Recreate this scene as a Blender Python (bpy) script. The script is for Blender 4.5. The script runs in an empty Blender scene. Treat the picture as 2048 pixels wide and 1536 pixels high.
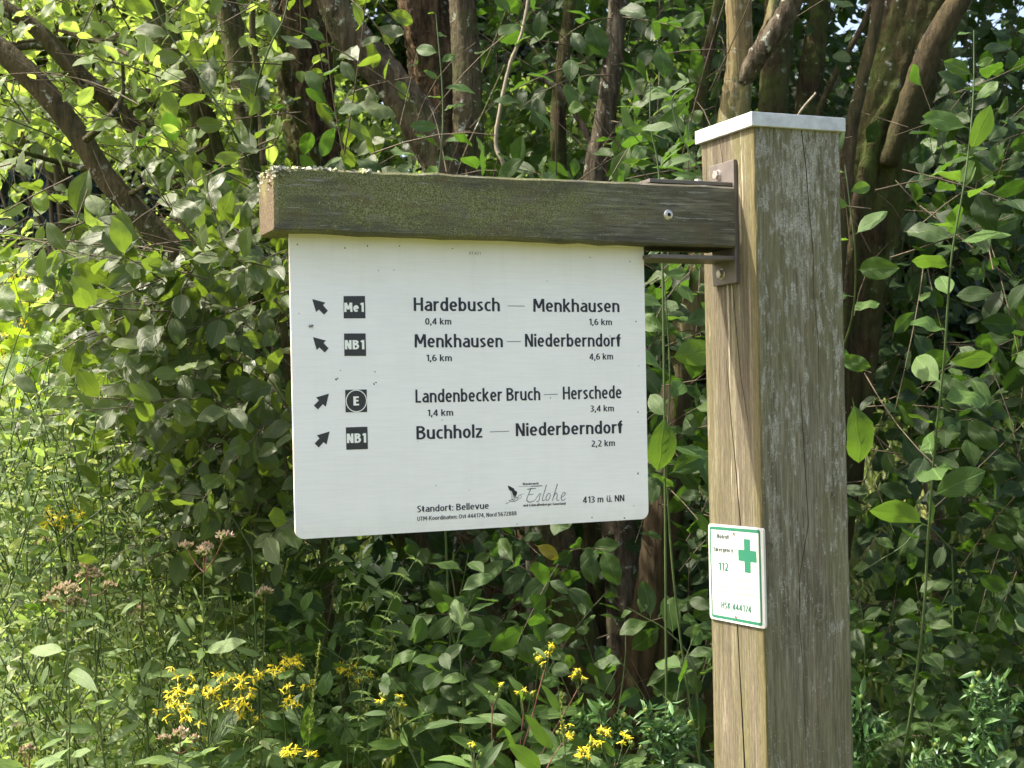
import bpy, bmesh, math, random
import numpy as np
from mathutils import Vector, Matrix

# ------------------------------------------------------------------ camera, sky, sun, exposure
SC = bpy.context.scene
COL = SC.collection
K = 1.2
CAM_POS = np.array([-0.9287*K, -1.4609*K, 2.0 - 0.3388*K])
YAW, PITCH, ROLL, FPX = 0.4013, 0.0176, -0.0189, 2965.9

def cam_axes():
    cy, sy, cp, sp, cr, sr = math.cos(YAW), math.sin(YAW), math.cos(PITCH), math.sin(PITCH), math.cos(ROLL), math.sin(ROLL)
    f = np.array([sy*cp, cy*cp, sp]); r = np.array([cy, -sy, 0.0]); u = np.cross(r, f)
    return r*cr + u*sr, u*cr - r*sr, f
CR, CU, CF = cam_axes()
cd = bpy.data.cameras.new('camera'); cam = bpy.data.objects.new('camera', cd); COL.objects.link(cam)
cd.sensor_width = 36; cd.lens = 36*FPX/2048; cd.clip_start = 0.05; cd.clip_end = 600
cam.matrix_world = Matrix(((CR[0], CU[0], -CF[0], CAM_POS[0]), (CR[1], CU[1], -CF[1], CAM_POS[1]),
                           (CR[2], CU[2], -CF[2], CAM_POS[2]), (0, 0, 0, 1)))
cd.dof.use_dof = True; cd.dof.focus_distance = 2.15; cd.dof.aperture_fstop = 20
SC.camera = cam

SUN_DIR = Vector((-0.52, 0.26, 0.81)).normalized()       # towards the sun
SUN_EL = math.asin(SUN_DIR.z); SUN_AZ = math.atan2(SUN_DIR.x, SUN_DIR.y)
W = bpy.data.worlds.new('World'); SC.world = W; W.use_nodes = True
nt = W.node_tree; nt.nodes.clear()
sky = nt.nodes.new('ShaderNodeTexSky'); sky.sky_type = 'NISHITA'; sky.sun_disc = False
sky.sun_elevation = SUN_EL; sky.sun_rotation = SUN_AZ; sky.air_density = 1.0; sky.dust_density = 7.0; sky.ozone_density = 1.0
bgn = nt.nodes.new('ShaderNodeBackground'); bgn.inputs['Strength'].default_value = 0.15
wo = nt.nodes.new('ShaderNodeOutputWorld')
nt.links.new(sky.outputs[0], bgn.inputs[0]); nt.links.new(bgn.outputs[0], wo.inputs[0])
sl = bpy.data.lights.new('sun', 'SUN'); sl.energy = 3.5; sl.angle = math.radians(0.6); sl.color = (1.0, 0.93, 0.80)
so = bpy.data.objects.new('sun', sl); COL.objects.link(so)
so.rotation_euler = (-SUN_DIR).to_track_quat('-Z', 'Y').to_euler()
SC.view_settings.view_transform = 'Standard'; SC.view_settings.look = 'None'
SC.view_settings.exposure = 1.7; SC.view_settings.gamma = 1.0; SC.view_settings.use_curve_mapping = False
SC.render.engine = 'CYCLES'
SC.cycles.max_bounces = 8; SC.cycles.diffuse_bounces = 4; SC.cycles.transmission_bounces = 5; SC.cycles.transparent_max_bounces = 8

rng = np.random.default_rng(7); rnd = random.Random(11)

# ------------------------------------------------------------------ geometry of the view
def ray(px, py): return CF + CR*((px-1024)/FPX) - CU*((py-768)/FPX)
def at(px, py, D): return CAM_POS + ray(px, py)*D
def on_y(px, py, y):
    d = ray(px, py); return CAM_POS + d*((y-CAM_POS[1])/d[1])
def on_x(px, py, x):
    d = ray(px, py); return CAM_POS + d*((x-CAM_POS[0])/d[0])
def screen(P):
    d = P - CAM_POS; z = d@CF; z = np.where(np.abs(z) < 1e-4, 1e-4, z)
    return 1024+FPX*(d@CR)/z, 768-FPX*(d@CU)/z, z

# ------------------------------------------------------------------ object helpers
def tag(o, label=None, cat=None, group=None, kind=None):
    if label: o['label'] = label
    if cat: o['category'] = cat
    if group: o['group'] = group
    if kind: o['kind'] = kind
    return o
def link(name, me, mats=None, parent=None, loc=None):
    o = bpy.data.objects.new(name, me); COL.objects.link(o)
    if mats is not None:
        if not isinstance(mats, (list, tuple)): mats = [mats]
        if len(me.materials) == 0:
            for m in mats: me.materials.append(m)
    if parent is not None: o.parent = parent; o.matrix_parent_inverse = Matrix.Identity(4)
    if loc is not None: o.location = loc
    return o
def empty(name, loc, label, cat, group=None):
    o = bpy.data.objects.new(name, None); COL.objects.link(o); o.location = loc; o.empty_display_size = .1
    ROOTLOC[o.name] = Vector(loc)
    return tag(o, label, cat, group)
ROOTLOC = {}
def rl(o): return np.array(ROOTLOC[o.name]) if o is not None and o.name in ROOTLOC else np.zeros(3)
def mesh_np(name, V, F, uv=None, smooth=True, mi=None):
    """V (n,3), F list/array of quads or tris (all same size) """
    V = np.asarray(V, np.float32); me = bpy.data.meshes.new(name)
    F = np.asarray(F, np.int32); n, k = F.shape
    me.vertices.add(len(V)); me.vertices.foreach_set('co', V.ravel())
    me.loops.add(n*k); me.loops.foreach_set('vertex_index', F.ravel())
    me.polygons.add(n); me.polygons.foreach_set('loop_start', np.arange(0, n*k, k, dtype=np.int32))
    me.polygons.foreach_set('loop_total', np.full(n, k, np.int32))
    me.polygons.foreach_set('use_smooth', np.full(n, bool(smooth)))
    if mi is not None: me.polygons.foreach_set('material_index', np.asarray(mi, np.int32))
    if uv is not None:
        l = me.uv_layers.new(name='UVMap'); l.data.foreach_set('uv', np.asarray(uv, np.float32)[F.ravel()].ravel())
    me.update(calc_edges=True); me.validate(); return me
def from_bm(name, bm, mats, parent=None, smooth=False):
    if parent is not None: bmesh.ops.translate(bm, vec=-Vector(rl(parent)) if not isinstance(parent, str) else (0, 0, 0), verts=bm.verts)
    me = bpy.data.meshes.new(name); bm.to_mesh(me); bm.free()
    if smooth: me.polygons.foreach_set('use_smooth', np.ones(len(me.polygons), bool))
    return link(name, me, mats, parent)
def add_box(bm, x0, x1, y0, y1, z0, z1, bev=0.0, mi=0):
    r = bmesh.ops.create_cube(bm, size=1)
    for v in r['verts']:
        v.co = Vector((x0+(v.co.x+.5)*(x1-x0), y0+(v.co.y+.5)*(y1-y0), z0+(v.co.z+.5)*(z1-z0)))
    fs = {f for v in r['verts'] for f in v.link_faces}
    if bev:
        es = list({e for v in r['verts'] for e in v.link_edges})
        rr = bmesh.ops.bevel(bm, geom=es, offset=bev, segments=2, affect='EDGES', profile=.6)
        fs = {f for f in bm.faces if f.is_valid and (f in fs or f in rr['faces'])}
    for f in fs:
        if f.is_valid: f.material_index = mi
def tube_arrays(P, Rr, sides=8, rough=0.0, seed=0, flute=0.0, cap=True, ridge=0.0):
    """swept tube through points P with radii Rr -> V, F(quads)"""
    P = np.asarray(P, float); n = len(P); Rr = np.broadcast_to(np.asarray(Rr, float), (n,))
    T = np.gradient(P, axis=0); T /= np.linalg.norm(T, axis=1)[:, None]+1e-12
    ref = np.array([0.13, 0.97, 0.2]) if abs(T[:, 1]).mean() < .8 else np.array([1., .1, .1])
    U = np.cross(T, ref); U /= np.linalg.norm(U, axis=1)[:, None]+1e-12; B = np.cross(T, U)
    a = np.linspace(0, 2*math.pi, sides, endpoint=False)
    r = np.random.default_rng(seed)
    R2 = np.repeat(Rr[:, None], sides, 1)
    if rough or flute:
        ph = r.uniform(0, 6.28, 5); s = np.arange(n)/max(1, n-1)
        fl = sum(np.sin(k*a[None, :]+ph[i]+2.2*s[:, None]*((-1)**i)*math.pi*.6)/(i+1.3) for i, k in enumerate((2, 3, 5, 7)))
        R2 = R2*(1+flute*fl)
        R2 = R2*(1+rough*r.normal(0, 1, (n, sides)))
        if ridge:
            wob = np.interp(np.arange(n), np.linspace(0, n-1, max(5, n//6)), r.normal(0, 1.1, max(5, n//6)))[:, None]; w2 = np.interp(np.arange(n), np.linspace(0, n-1, max(5, n//9)), r.normal(0, 1.4, max(5, n//9)))[:, None]
            g1 = np.sin(9*a[None, :]+wob*1.6); g2 = np.sin(14*a[None, :]+w2*1.8+1)
            R2 = R2*(1-ridge*(np.clip(-g1-.25, 0, 1)*1.6+np.clip(-g2-.4, 0, 1))); 
            bl = np.interp(np.arange(n), np.linspace(0, n-1, max(4, n//14)), r.normal(0, .04, max(4, n//14)))[:, None]; R2 = R2*(1+bl)
    V = P[:, None, :] + R2[:, :, None]*(np.cos(a)[None, :, None]*U[:, None, :] + np.sin(a)[None, :, None]*B[:, None, :])
    V = V.reshape(-1, 3); i = np.arange(n-1)[:, None]*sides; j = np.arange(sides)[None, :]; j2 = (j+1) % sides
    F = np.stack([i+j, i+j2, i+sides+j2, i+sides+j], -1).reshape(-1, 4)
    if cap:
        V = np.vstack([V, P[0]-T[0]*Rr[0]*.2, P[-1]+T[-1]*Rr[-1]*.6]); c0, c1 = len(V)-2, len(V)-1; b = (n-1)*sides
        F = np.vstack([F, [[c0, (k+1) % sides, k, k] for k in range(sides)], [[c1, b+k, b+(k+1) % sides, b+(k+1) % sides] for k in range(sides)]])
    return V, F
class Tubes:
    def __init__(s): s.V = []; s.F = []; s.n = 0
    def add(s, P, R, sides=5, **k):
        k.setdefault('cap', False)
        V, F = tube_arrays(P, R, sides, **k); s.V.append(V); s.F.append(F+s.n); s.n += len(V)
    def build(s, name, mat, parent, kind=None):
        if not s.V: return None
        me = mesh_np(name, np.vstack(s.V)-rl(parent), fixtri(np.vstack(s.F)))
        o = link(name, me, mat, parent)
        if kind: o['kind'] = kind
        return o
def fixtri(F): return F
def spline(pts, n):
    """Catmull-Rom through pts (m,k) -> (n,k)"""
    p = np.asarray(pts, float); p = np.vstack([2*p[0]-p[1], p, 2*p[-1]-p[-2]]); m = len(p)-3
    t = np.linspace(0, m-1e-6, n); i = t.astype(int); f = (t-i)[:, None]
    a, b, c, d = p[i], p[i+1], p[i+2], p[i+3]
    return .5*((2*b)+(c-a)*f+(2*a-5*b+4*c-d)*f**2+(3*b-a-3*c+d)*f**3)
def vnoise(n, scale, seed):
    r = np.random.default_rng(seed); k = max(4, int(n/scale)+3); v = r.normal(0, 1, k)
    return np.interp(np.linspace(0, k-1, n), np.arange(k), v)

# ------------------------------------------------------------------ materials
class NT:
    def __init__(s, name):
        s.m = bpy.data.materials.new(name); s.m.use_nodes = True; s.t = s.m.node_tree; s.t.nodes.clear()
        s.out = s.t.nodes.new('ShaderNodeOutputMaterial')
    def n(s, ty, **k):
        nd = s.t.nodes.new('ShaderNode'+ty)
        for a, v in k.items():
            if a.startswith('_'): setattr(nd, a[1:], v)
            else:
                key = int(a[1:]) if a[0] == 'i' and a[1:].isdigit() else a.replace('__', ' ')
                s.set(nd, key, v)
        return nd
    def set(s, nd, key, v):
        if isinstance(v, bpy.types.NodeSocket): s.t.links.new(v, nd.inputs[key])
        else:
            if isinstance(v, tuple) and len(v) == 3 and nd.inputs[key].type == 'RGBA': v = (*v, 1)
            nd.inputs[key].default_value = v
    def math(s, op, a, b=None, c=None, clamp=False):
        nd = s.t.nodes.new('ShaderNodeMath'); nd.operation = op; nd.use_clamp = clamp; s.set(nd, 0, a)
        if b is not None: s.set(nd, 1, b)
        if c is not None: s.set(nd, 2, c)
        return nd.outputs[0]
    def mix(s, f, a, b, blend='MIX'):
        nd = s.t.nodes.new('ShaderNodeMix'); nd.data_type = 'RGBA'; nd.blend_type = blend
        s.set(nd, 0, f)
        for key, v in ((6, a), (7, b)): s.set(nd, key, (*v, 1) if isinstance(v, tuple) and len(v) == 3 else v)
        return nd.outputs[2]
    def ramp(s, f, stops, interp='LINEAR'):
        nd = s.t.nodes.new('ShaderNodeValToRGB'); cr = nd.color_ramp; cr.interpolation = interp
        while len(cr.elements) < len(stops): cr.elements.new(.5)
        for e, (p, c) in zip(cr.elements, stops):
            e.position = p; e.color = (*c, 1) if isinstance(c, tuple) else (c, c, c, 1)
        s.set(nd, 0, f); return nd.outputs[0]
    def coord(s, which='Object', scale=(1, 1, 1), loc=(0, 0, 0), rot=(0, 0, 0)):
        tc = s.t.nodes.new('ShaderNodeTexCoord'); mp = s.t.nodes.new('ShaderNodeMapping')
        s.t.links.new(tc.outputs[which], mp.inputs[0]); mp.inputs['Scale'].default_value = scale
        mp.inputs['Location'].default_value = loc; mp.inputs['Rotation'].default_value = rot
        return mp.outputs[0]
    def noise(s, vec, scale, detail=4, rough=.55, dist=0.0, col=False):
        nd = s.t.nodes.new('ShaderNodeTexNoise'); s.set(nd, 'Vector', vec); s.set(nd, 'Scale', scale)
        s.set(nd, 'Detail', detail); s.set(nd, 'Roughness', rough); s.set(nd, 'Distortion', dist)
        return nd.outputs[1 if col else 0]
    def bump(s, h, strength, dist):
        nd = s.t.nodes.new('ShaderNodeBump'); s.set(nd, 'Height', h); s.set(nd, 'Strength', strength); s.set(nd, 'Distance', dist)
        return nd.outputs[0]
    def bsdf(s, col, rough=.7, normal=None, metal=0.0, spec=.5):
        nd = s.t.nodes.new('ShaderNodeBsdfPrincipled'); s.set(nd, 'Base Color', col); s.set(nd, 'Roughness', rough)
        s.set(nd, 'Metallic', metal); s.set(nd, 'Specular IOR Level', spec)
        if normal is not None: s.set(nd, 'Normal', normal)
        return nd.outputs[0]
    def done(s, sh): s.t.links.new(sh, s.out.inputs[0]); return s.m

def leaf_mat(name, cols, trans, tf=.38, rough=.5, back=1.5, spec=.4, veins=True, spots=.0):
    g = NT(name); oi = g.n('ObjectInfo'); ge = g.n('NewGeometry')
    r = g.math('FRACT', g.math('ADD', oi.outputs['Random'], ge.outputs['Random Per Island']))
    st = [(i/(len(cols)-1), c) for i, c in enumerate(cols)]
    base = g.ramp(r, st)
    r2 = g.math('FRACT', g.math('MULTIPLY', r, 7.31)); base = g.mix(1.0, base, g.ramp(r2, [(0, .75), (1, 1.2)]), 'MULTIPLY')
    nrm = None
    if veins:
        tc = g.t.nodes.new('ShaderNodeTexCoord'); sx = g.t.nodes.new('ShaderNodeSeparateXYZ'); g.t.links.new(tc.outputs['UV'], sx.inputs[0])
        ax = g.math('ABSOLUTE', g.math('SUBTRACT', sx.outputs[0], .5))
        mid = g.math('SUBTRACT', 1.0, g.math('MULTIPLY', ax, 22.0), clamp=True)
        v = g.math('SINE', g.math('MULTIPLY', g.math('SUBTRACT', sx.outputs[1], g.math('MULTIPLY', ax, .9)), 52.0))
        vv = g.math('POWER', g.math('ADD', g.math('MULTIPLY', v, .5), .5), 5.0)
        vein = g.math('MAXIMUM', mid, g.math('MULTIPLY', vv, .22))
        base = g.mix(g.math('MULTIPLY', vein, .38), base, tuple(min(1, c*2.1+.03) for c in cols[-1]))
        nz = g.noise(g.coord('Object'), 60, 3)
        h = g.math('ADD', g.math('MULTIPLY', vein, -1.0), g.math('MULTIPLY', nz, .8))
        nrm = g.bump(h, .35, .0016)
        if spots:
            sp = g.math('GREATER_THAN', g.noise(g.coord('Object'), 130, 2, .5), 1-spots)
            base = g.mix(g.math('MULTIPLY', sp, .7), base, (.09, .05, .02))
    base2 = g.mix(ge.outputs['Backfacing'], base, g.mix(.55, base, tuple(min(1, back*c) for c in (cols[-1][0]*1.1, cols[-1][1], cols[-1][2]*1.5))))
    rv = g.math('ADD', g.math('MULTIPLY', r2, .2), rough-.1)
    p = g.bsdf(base2, rv, nrm, 0, spec)
    tr = g.n('BsdfTranslucent'); g.set(tr, 'Color', g.mix(g.math('MULTIPLY', r, .5), trans, tuple(c*.8 for c in trans)))
    if nrm is not None: g.set(tr, 'Normal', nrm)
    mx = g.n('MixShader'); g.set(mx, 0, tf); g.t.links.new(p, mx.inputs[1]); g.t.links.new(tr.outputs[0], mx.inputs[2])
    return g.done(mx.outputs[0])

M = {}
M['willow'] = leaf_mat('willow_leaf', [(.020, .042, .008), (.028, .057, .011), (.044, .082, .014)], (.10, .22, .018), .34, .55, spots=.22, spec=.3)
M['willow_dark'] = leaf_mat('willow_leaf_shaded', [(.012, .028, .006), (.017, .037, .008), (.024, .050, .010)], (.05, .12, .010), .30, .58, spots=.15, spec=.25)  # willow leaf copy with shade put into its colour
M['willow_backlit'] = leaf_mat('willow_leaf_backlit', [(.050, .088, .012), (.070, .115, .016), (.10, .15, .03)], (.40, .56, .085), .50, .5, spots=.18, spec=.35)  # willow leaf copy with the sun from behind put into its colour
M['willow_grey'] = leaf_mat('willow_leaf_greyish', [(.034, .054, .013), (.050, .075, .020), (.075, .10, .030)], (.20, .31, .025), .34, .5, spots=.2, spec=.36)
M['shoot'] = leaf_mat('shoot_leaf', [(.032, .070, .014), (.046, .092, .018), (.066, .120, .024)], (.15, .28, .025), .33, .55, spots=.18, spec=.3)
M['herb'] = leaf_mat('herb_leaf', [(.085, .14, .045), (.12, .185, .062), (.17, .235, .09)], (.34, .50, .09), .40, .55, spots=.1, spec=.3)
M['herb_sunlit'] = leaf_mat('herb_leaf_sunlit', [(.20, .26, .10), (.26, .32, .13), (.33, .37, .18)], (.50, .60, .16), .45, .55, spots=.1, spec=.3)  # herb leaf copy paled, sunlight put into its colour
M['oak'] = leaf_mat('oak_leaf', [(.055, .13, .010), (.09, .17, .014), (.13, .20, .018)], (.34, .50, .025), .45, .5)
M['far'] = leaf_mat('far_leaf', [(.05, .09, .02), (.08, .13, .03), (.12, .17, .045)], (.32, .46, .07), .42, .5, veins=False)
M['dark'] = leaf_mat('far_leaf_shaded', [(.008, .022, .007), (.012, .030, .009), (.018, .040, .012)], (.035, .09, .01), .25, .55, veins=False)  # distant leaf darkened, shade painted into the colour
M['needle'] = leaf_mat('spruce_needles', [(.008, .024, .014), (.012, .032, .018), (.018, .042, .021)], (.02, .05, .015), .15, .6, veins=False)
M['yellow_leaf'] = leaf_mat('yellowing_leaf', [(.17, .15, .01), (.20, .17, .012)], (.3, .27, .02), .3, .5, spots=.3)
M['grass'] = leaf_mat('grass_blade', [(.055, .10, .022), (.09, .135, .03), (.15, .165, .05)], (.24, .32, .05), .4, .5, veins=False)
M['thistle'] = leaf_mat('thistle_leaf', [(.06, .14, .035), (.085, .165, .05)], (.12, .24, .06), .25, .42, veins=False)
M['petal'] = leaf_mat('yellow_petal', [(.70, .56, .012), (.76, .64, .03)], (.75, .6, .02), .35, .5, veins=False)
M['pink'] = leaf_mat('agrimony_flower', [(.52, .27, .24), (.52, .36, .26), (.44, .40, .20)], (.4, .28, .2), .3, .7, veins=False)
M['bud'] = leaf_mat('green_bud', [(.10, .17, .03), (.17, .19, .03)], (.2, .3, .05), .2, .6, veins=False)

def simple(name, col, rough=.6, metal=0.0, nscale=0, var=.25, bump=0.0, bd=.002, spec=.5):
    g = NT(name); c = col; nrm = None
    if nscale:
        nz = g.noise(g.coord('Object'), nscale, 5, .6)
        c = g.mix(g.ramp(nz, [(.3, 0.0), (.7, 1.0)]), tuple(x*(1-var) for x in col), tuple(min(1, x*(1+var)) for x in col))
        if bump: nrm = g.bump(nz, bump, bd)
    return g.done(g.bsdf(c, rough, nrm, metal, spec))
M['stem'] = simple('green_stem', (.045, .075, .018), .6, nscale=40)
M['stem_red'] = simple('reddish_stem', (.16, .065, .045), .6, nscale=60)
M['twig'] = simple('brown_twig', (.075, .055, .03), .8, nscale=60, var=.4)
M['twig_dead'] = simple('dead_twig', (.20, .17, .12), .85, nscale=60, var=.3)
M['screw'] = simple('screw_metal', (.50, .46, .40), .38, .9, nscale=300, var=.3)
M['screw_rust'] = simple('screw_rusty', (.42, .30, .24), .5, .6, nscale=400, var=.4)
M['crack'] = simple('crack_shade', (.03, .022, .013), .95)  # shade inside the cracks painted as dark brown
M['hole'] = simple('dark_recess', (.02, .018, .015), .9)
M['text'] = simple('print_ink_dark', (.013, .013, .028), .5)
M['badge'] = simple('badge_foil', (.026, .026, .032), .42, nscale=500, var=.25, bump=.3, bd=.0004)
M['white_print'] = simple('print_white', (.50, .49, .48), .45)
M['badge_white'] = simple('badge_lettering_white', (.84, .83, .80), .45)
M['line_grey'] = simple('print_ink_grey', (.16, .16, .17), .5)
M['green_print'] = simple('print_green', (.020, .145, .085), .45)
M['green_text'] = simple('print_green_text', (.02, .12, .08), .5)
M['grey_text'] = simple('print_faded_text', (.035, .065, .055), .5)
M['faint_text'] = simple('print_faint', (.30, .34, .32), .5)
M['fly'] = simple('insect_dark', (.02, .018, .016), .4)
M['speck'] = simple('dirt_speck', (.07, .06, .04), .9)
M['lichen'] = simple('lichen_grey', (.36, .36, .30), .95, nscale=400, var=.4, bump=.5)
M['lichen_y'] = simple('lichen_green', (.34, .36, .16), .95, nscale=300, var=.4, bump=.5)

def bark(name, c0, c1, moss=.3, lichen=.15, scale=1.0, mosscol=(.075, .10, .02)):
    g = NT(name); v = g.coord('Object', (9*scale, 9*scale, 1.6*scale)); v2 = g.coord('Object')
    n1 = g.noise(v, 4.5, 8, .68, .6); n2 = g.noise(v2, 5, 4); n3 = g.noise(v2, 38, 5, .65); n4 = g.noise(v2, 8, 3)
    n0 = g.noise(g.coord('Object', (22*scale, 22*scale, 3*scale)), 4.5, 6, .7, .3)
    n1 = g.math('ADD', g.math('MULTIPLY', n1, .6), g.math('MULTIPLY', n0, .4))
    col = g.ramp(n1, [(.36, tuple(x*.25 for x in c0)), (.46, c0), (.56, c1), (.66, tuple(min(1, x*1.9) for x in c1))])
    mm = g.math('MULTIPLY', g.ramp(n2, [(.62-moss*.5, 0.0), (.78-moss*.4, 1.0)]), g.ramp(n3, [(.35, .3), (.6, 1.0)]))
    col = g.mix(mm, col, mosscol)
    lm = g.math('MULTIPLY', g.ramp(n3, [(.60, 0.0), (.64, 1.0)]), g.ramp(n4, [(.60-lichen, 0.0), (.70-lichen, 1.0)]))
    col = g.mix(lm, col, (.34, .36, .30))
    h = g.math('ADD', n1, g.math('MULTIPLY', n3, .35))
    return g.done(g.bsdf(col, .88, g.bump(h, 1.0, .022), 0, .2))
M['bark_red'] = bark('bark_reddish_split', (.050, .032, .017), (.125, .080, .042), .25, .1, 1.1)
M['bark_grey'] = bark('bark_grey_brown', (.055, .042, .025), (.105, .082, .05), .35, .3, 1.0)
M['bark_dark'] = bark('bark_dark_mossy', (.030, .021, .011), (.065, .044, .022), .5, .1, .9)
M['bark_lichen'] = bark('bark_lichened', (.055, .042, .026), (.12, .10, .07), .15, .42, 1.0)
M['bark_olive'] = bark('bark_smooth_olive', (.050, .039, .021), (.085, .064, .031), .35, .1, .9, (.05, .05, .016))

def peeled():
    g = NT('peeled_trunk_wood'); v = g.coord('Object', (14, 14, .9)); v2 = g.coord('Object')
    n1 = g.noise(v, 3.2, 7, .62, .4); n2 = g.noise(v2, 7, 3); n3 = g.noise(v2, 45, 4)
    col = g.ramp(n1, [(.34, (.035, .026, .012)), (.44, (.09, .07, .032)), (.55, (.16, .125, .058)), (.68, (.27, .22, .12))])
    col = g.mix(g.math('MULTIPLY', g.ramp(n2, [(.42, 0.0), (.62, 1.0)]), .75), col, (.11, .12, .04))
    lm = g.math('MULTIPLY', g.ramp(n3, [(.58, 0.0), (.64, 1.0)]), .5); col = g.mix(lm, col, (.30, .30, .22))
    sz = g.n('SeparateXYZ'); g.t.links.new(v2, sz.inputs[0]); zz = g.math('ADD', sz.outputs[2], g.math('MULTIPLY', n2, .5))
    col = g.mix(g.ramp(zz, [(.0, 1.0), (1.0, 1.0)]) if False else g.math('SUBTRACT', 1.0, g.math('MULTIPLY', g.math('SUBTRACT', zz, 1.95), 3.0, clamp=True), clamp=True), col, g.ramp(n1, [(.35, (.025, .018, .010)), (.65, (.085, .06, .034))]))  # low trunk: dark bark tone, with the shade there painted in
    return g.done(g.bsdf(col, .85, g.bump(n1, .9, .012), 0, .2))
M['peeled'] = peeled()
def ground_mat():
    g = NT('meadow_soil'); v = g.coord('Object'); n1 = g.noise(v, .6, 5); n2 = g.noise(v, 9, 6, .7)
    col = g.mix(g.ramp(n2, [(.35, 0.0), (.65, 1.0)]), (.035, .03, .018), (.09, .13, .03))
    col = g.mix(g.ramp(n1, [(.4, 0.0), (.65, 1.0)]), col, (.16, .17, .05))
    return g.done(g.bsdf(col, .95, g.bump(n2, 1.0, .06), 0, .1))
M['ground'] = ground_mat()

# ------------------------------------------------------------------ weathered timber
def post_front():
    g = NT('post_weathered_mossy'); v = g.coord('Object'); vs = g.coord('Object', (1, 1, .05)); vm = g.coord('Object', (1, 1, .22))
    sx = g.n('SeparateXYZ'); g.t.links.new(v, sx.inputs[0]); z = sx.outputs[2]
    grain = g.noise(vs, 190, 6, .7); fib = g.noise(vs, 620, 4, .7); big = g.noise(vm, 9, 4, .6); med = g.noise(vm, 26, 5, .65); fine = g.noise(v, 520, 3, .7)
    col = g.ramp(grain, [(.36, (.100, .088, .063)), (.47, (.152, .135, .098)), (.56, (.198, .177, .130)), (.66, (.28, .257, .20))])
    col = g.mix(g.math('MULTIPLY', g.ramp(big, [(.40, 0.0), (.60, 1.0)]), .6), col, (.135, .135, .062))
    col = g.mix(g.math('MULTIPLY', g.ramp(med, [(.52, 0.0), (.68, 1.0)]), .35), col, (.145, .105, .07))
    # pale crust, thicker near the top and right side
    zt = g.math('MULTIPLY', g.math('SUBTRACT', z, 1.25), .16)
    pm = g.noise(g.coord('Object', (1, 1, .30), (3, 1, 2)), 95, 6, .75)
    area = g.noise(g.coord('Object', (1, 1, .4), (.3, 5, 2)), 14, 3, .5)
    thr = g.math('ADD', g.math('ADD', pm, zt), g.math('MULTIPLY', g.math('SUBTRACT', area, .5), .38))
    patch = g.math('MULTIPLY', g.ramp(thr, [(.57, 0.0), (.66, 1.0)]), g.ramp(fine, [(.38, .15), (.55, 1.0)]))
    col = g.mix(g.math('MULTIPLY', patch, .85), col, (.40, .39, .35))
    vo = g.n('TexVoronoi'); g.set(vo, 'Vector', g.coord('Object', (1, 1, .7))); g.set(vo, 'Scale', 170.0)
    sp = g.math('MULTIPLY', g.ramp(g.math('ADD', vo.outputs['Distance'], g.math('MULTIPLY', g.math('SUBTRACT', fine, .5), .5)), [(.07, 1.0), (.16, 0.0)]), g.ramp(area, [(.42, 0.0), (.5, 1.0)]))
    col = g.mix(g.math('MULTIPLY', sp, .55), col, (.42, .42, .37))
    col = g.mix(1.0, col, g.ramp(fib, [(.35, .74), (.65, 1.2)]), 'MULTIPLY')
    h = g.math('ADD', g.math('MULTIPLY', grain, 1.2), g.math('ADD', g.math('MULTIPLY', fib, .5), g.math('MULTIPLY', patch, .35)))
    return g.done(g.bsdf(col, .92, g.bump(h, .75, .0022), 0, .15))
def post_side():
    g = NT('post_weathered_ochre'); v = g.coord('Object'); vs = g.coord('Object', (1, 1, .035)); vm = g.coord('Object', (1, 1, .10))
    sx = g.n('SeparateXYZ'); g.t.links.new(v, sx.inputs[0])
    grain = g.math('ADD', g.math('MULTIPLY', g.noise(vs, 300, 7, .75, .1), .6), g.math('MULTIPLY', g.noise(vs, 90, 4, .6), .4)); fib = g.noise(g.coord('Object', (1, 1, .12)), 560, 4, .7); big = g.noise(vm, 14, 4, .6); pit = g.noise(g.coord('Object', (1, 1, .25)), 420, 3, .6)
    col = g.ramp(grain, [(.38, (.056, .046, .031)), (.46, (.102, .085, .057)), (.55, (.140, .119, .082)), (.64, (.26, .23, .172))])
    yel = g.math('MULTIPLY', g.ramp(big, [(.45, 0.0), (.62, 1.0)]), .55)
    col = g.mix(yel, col, (.135, .130, .050))
    # slivers of paler, freshly torn wood
    sl_ = g.noise(g.coord('Object', (1, 1, .055), (1, 3, 1.7)), 120, 3, .5)
    sm = g.math('MULTIPLY', g.ramp(sl_, [(.66, 0.0), (.69, 1.0)]), .7); col = g.mix(sm, col, (.40, .34, .25))
    edge = g.ramp(g.math('ADD', g.math('MULTIPLY', sx.outputs[1], 1/.144), .5), [(0.0, .75), (.16, 0.0), (.9, 0.0), (1.0, .4)])
    col = g.mix(edge, col, (.13, .11, .042))
    col = g.mix(g.math('MULTIPLY', g.ramp(pit, [(.62, 0.0), (.68, 1.0)]), .6), col, (.10, .07, .035))
    col = g.mix(1.0, col, g.ramp(fib, [(.35, .74), (.65, 1.2)]), 'MULTIPLY')
    h = g.math('ADD', grain, g.math('ADD', g.math('MULTIPLY', fib, .45), g.math('MULTIPLY', sm, .3)))
    return g.done(g.bsdf(col, .88, g.bump(h, .8, .0025), 0, .2))
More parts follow.
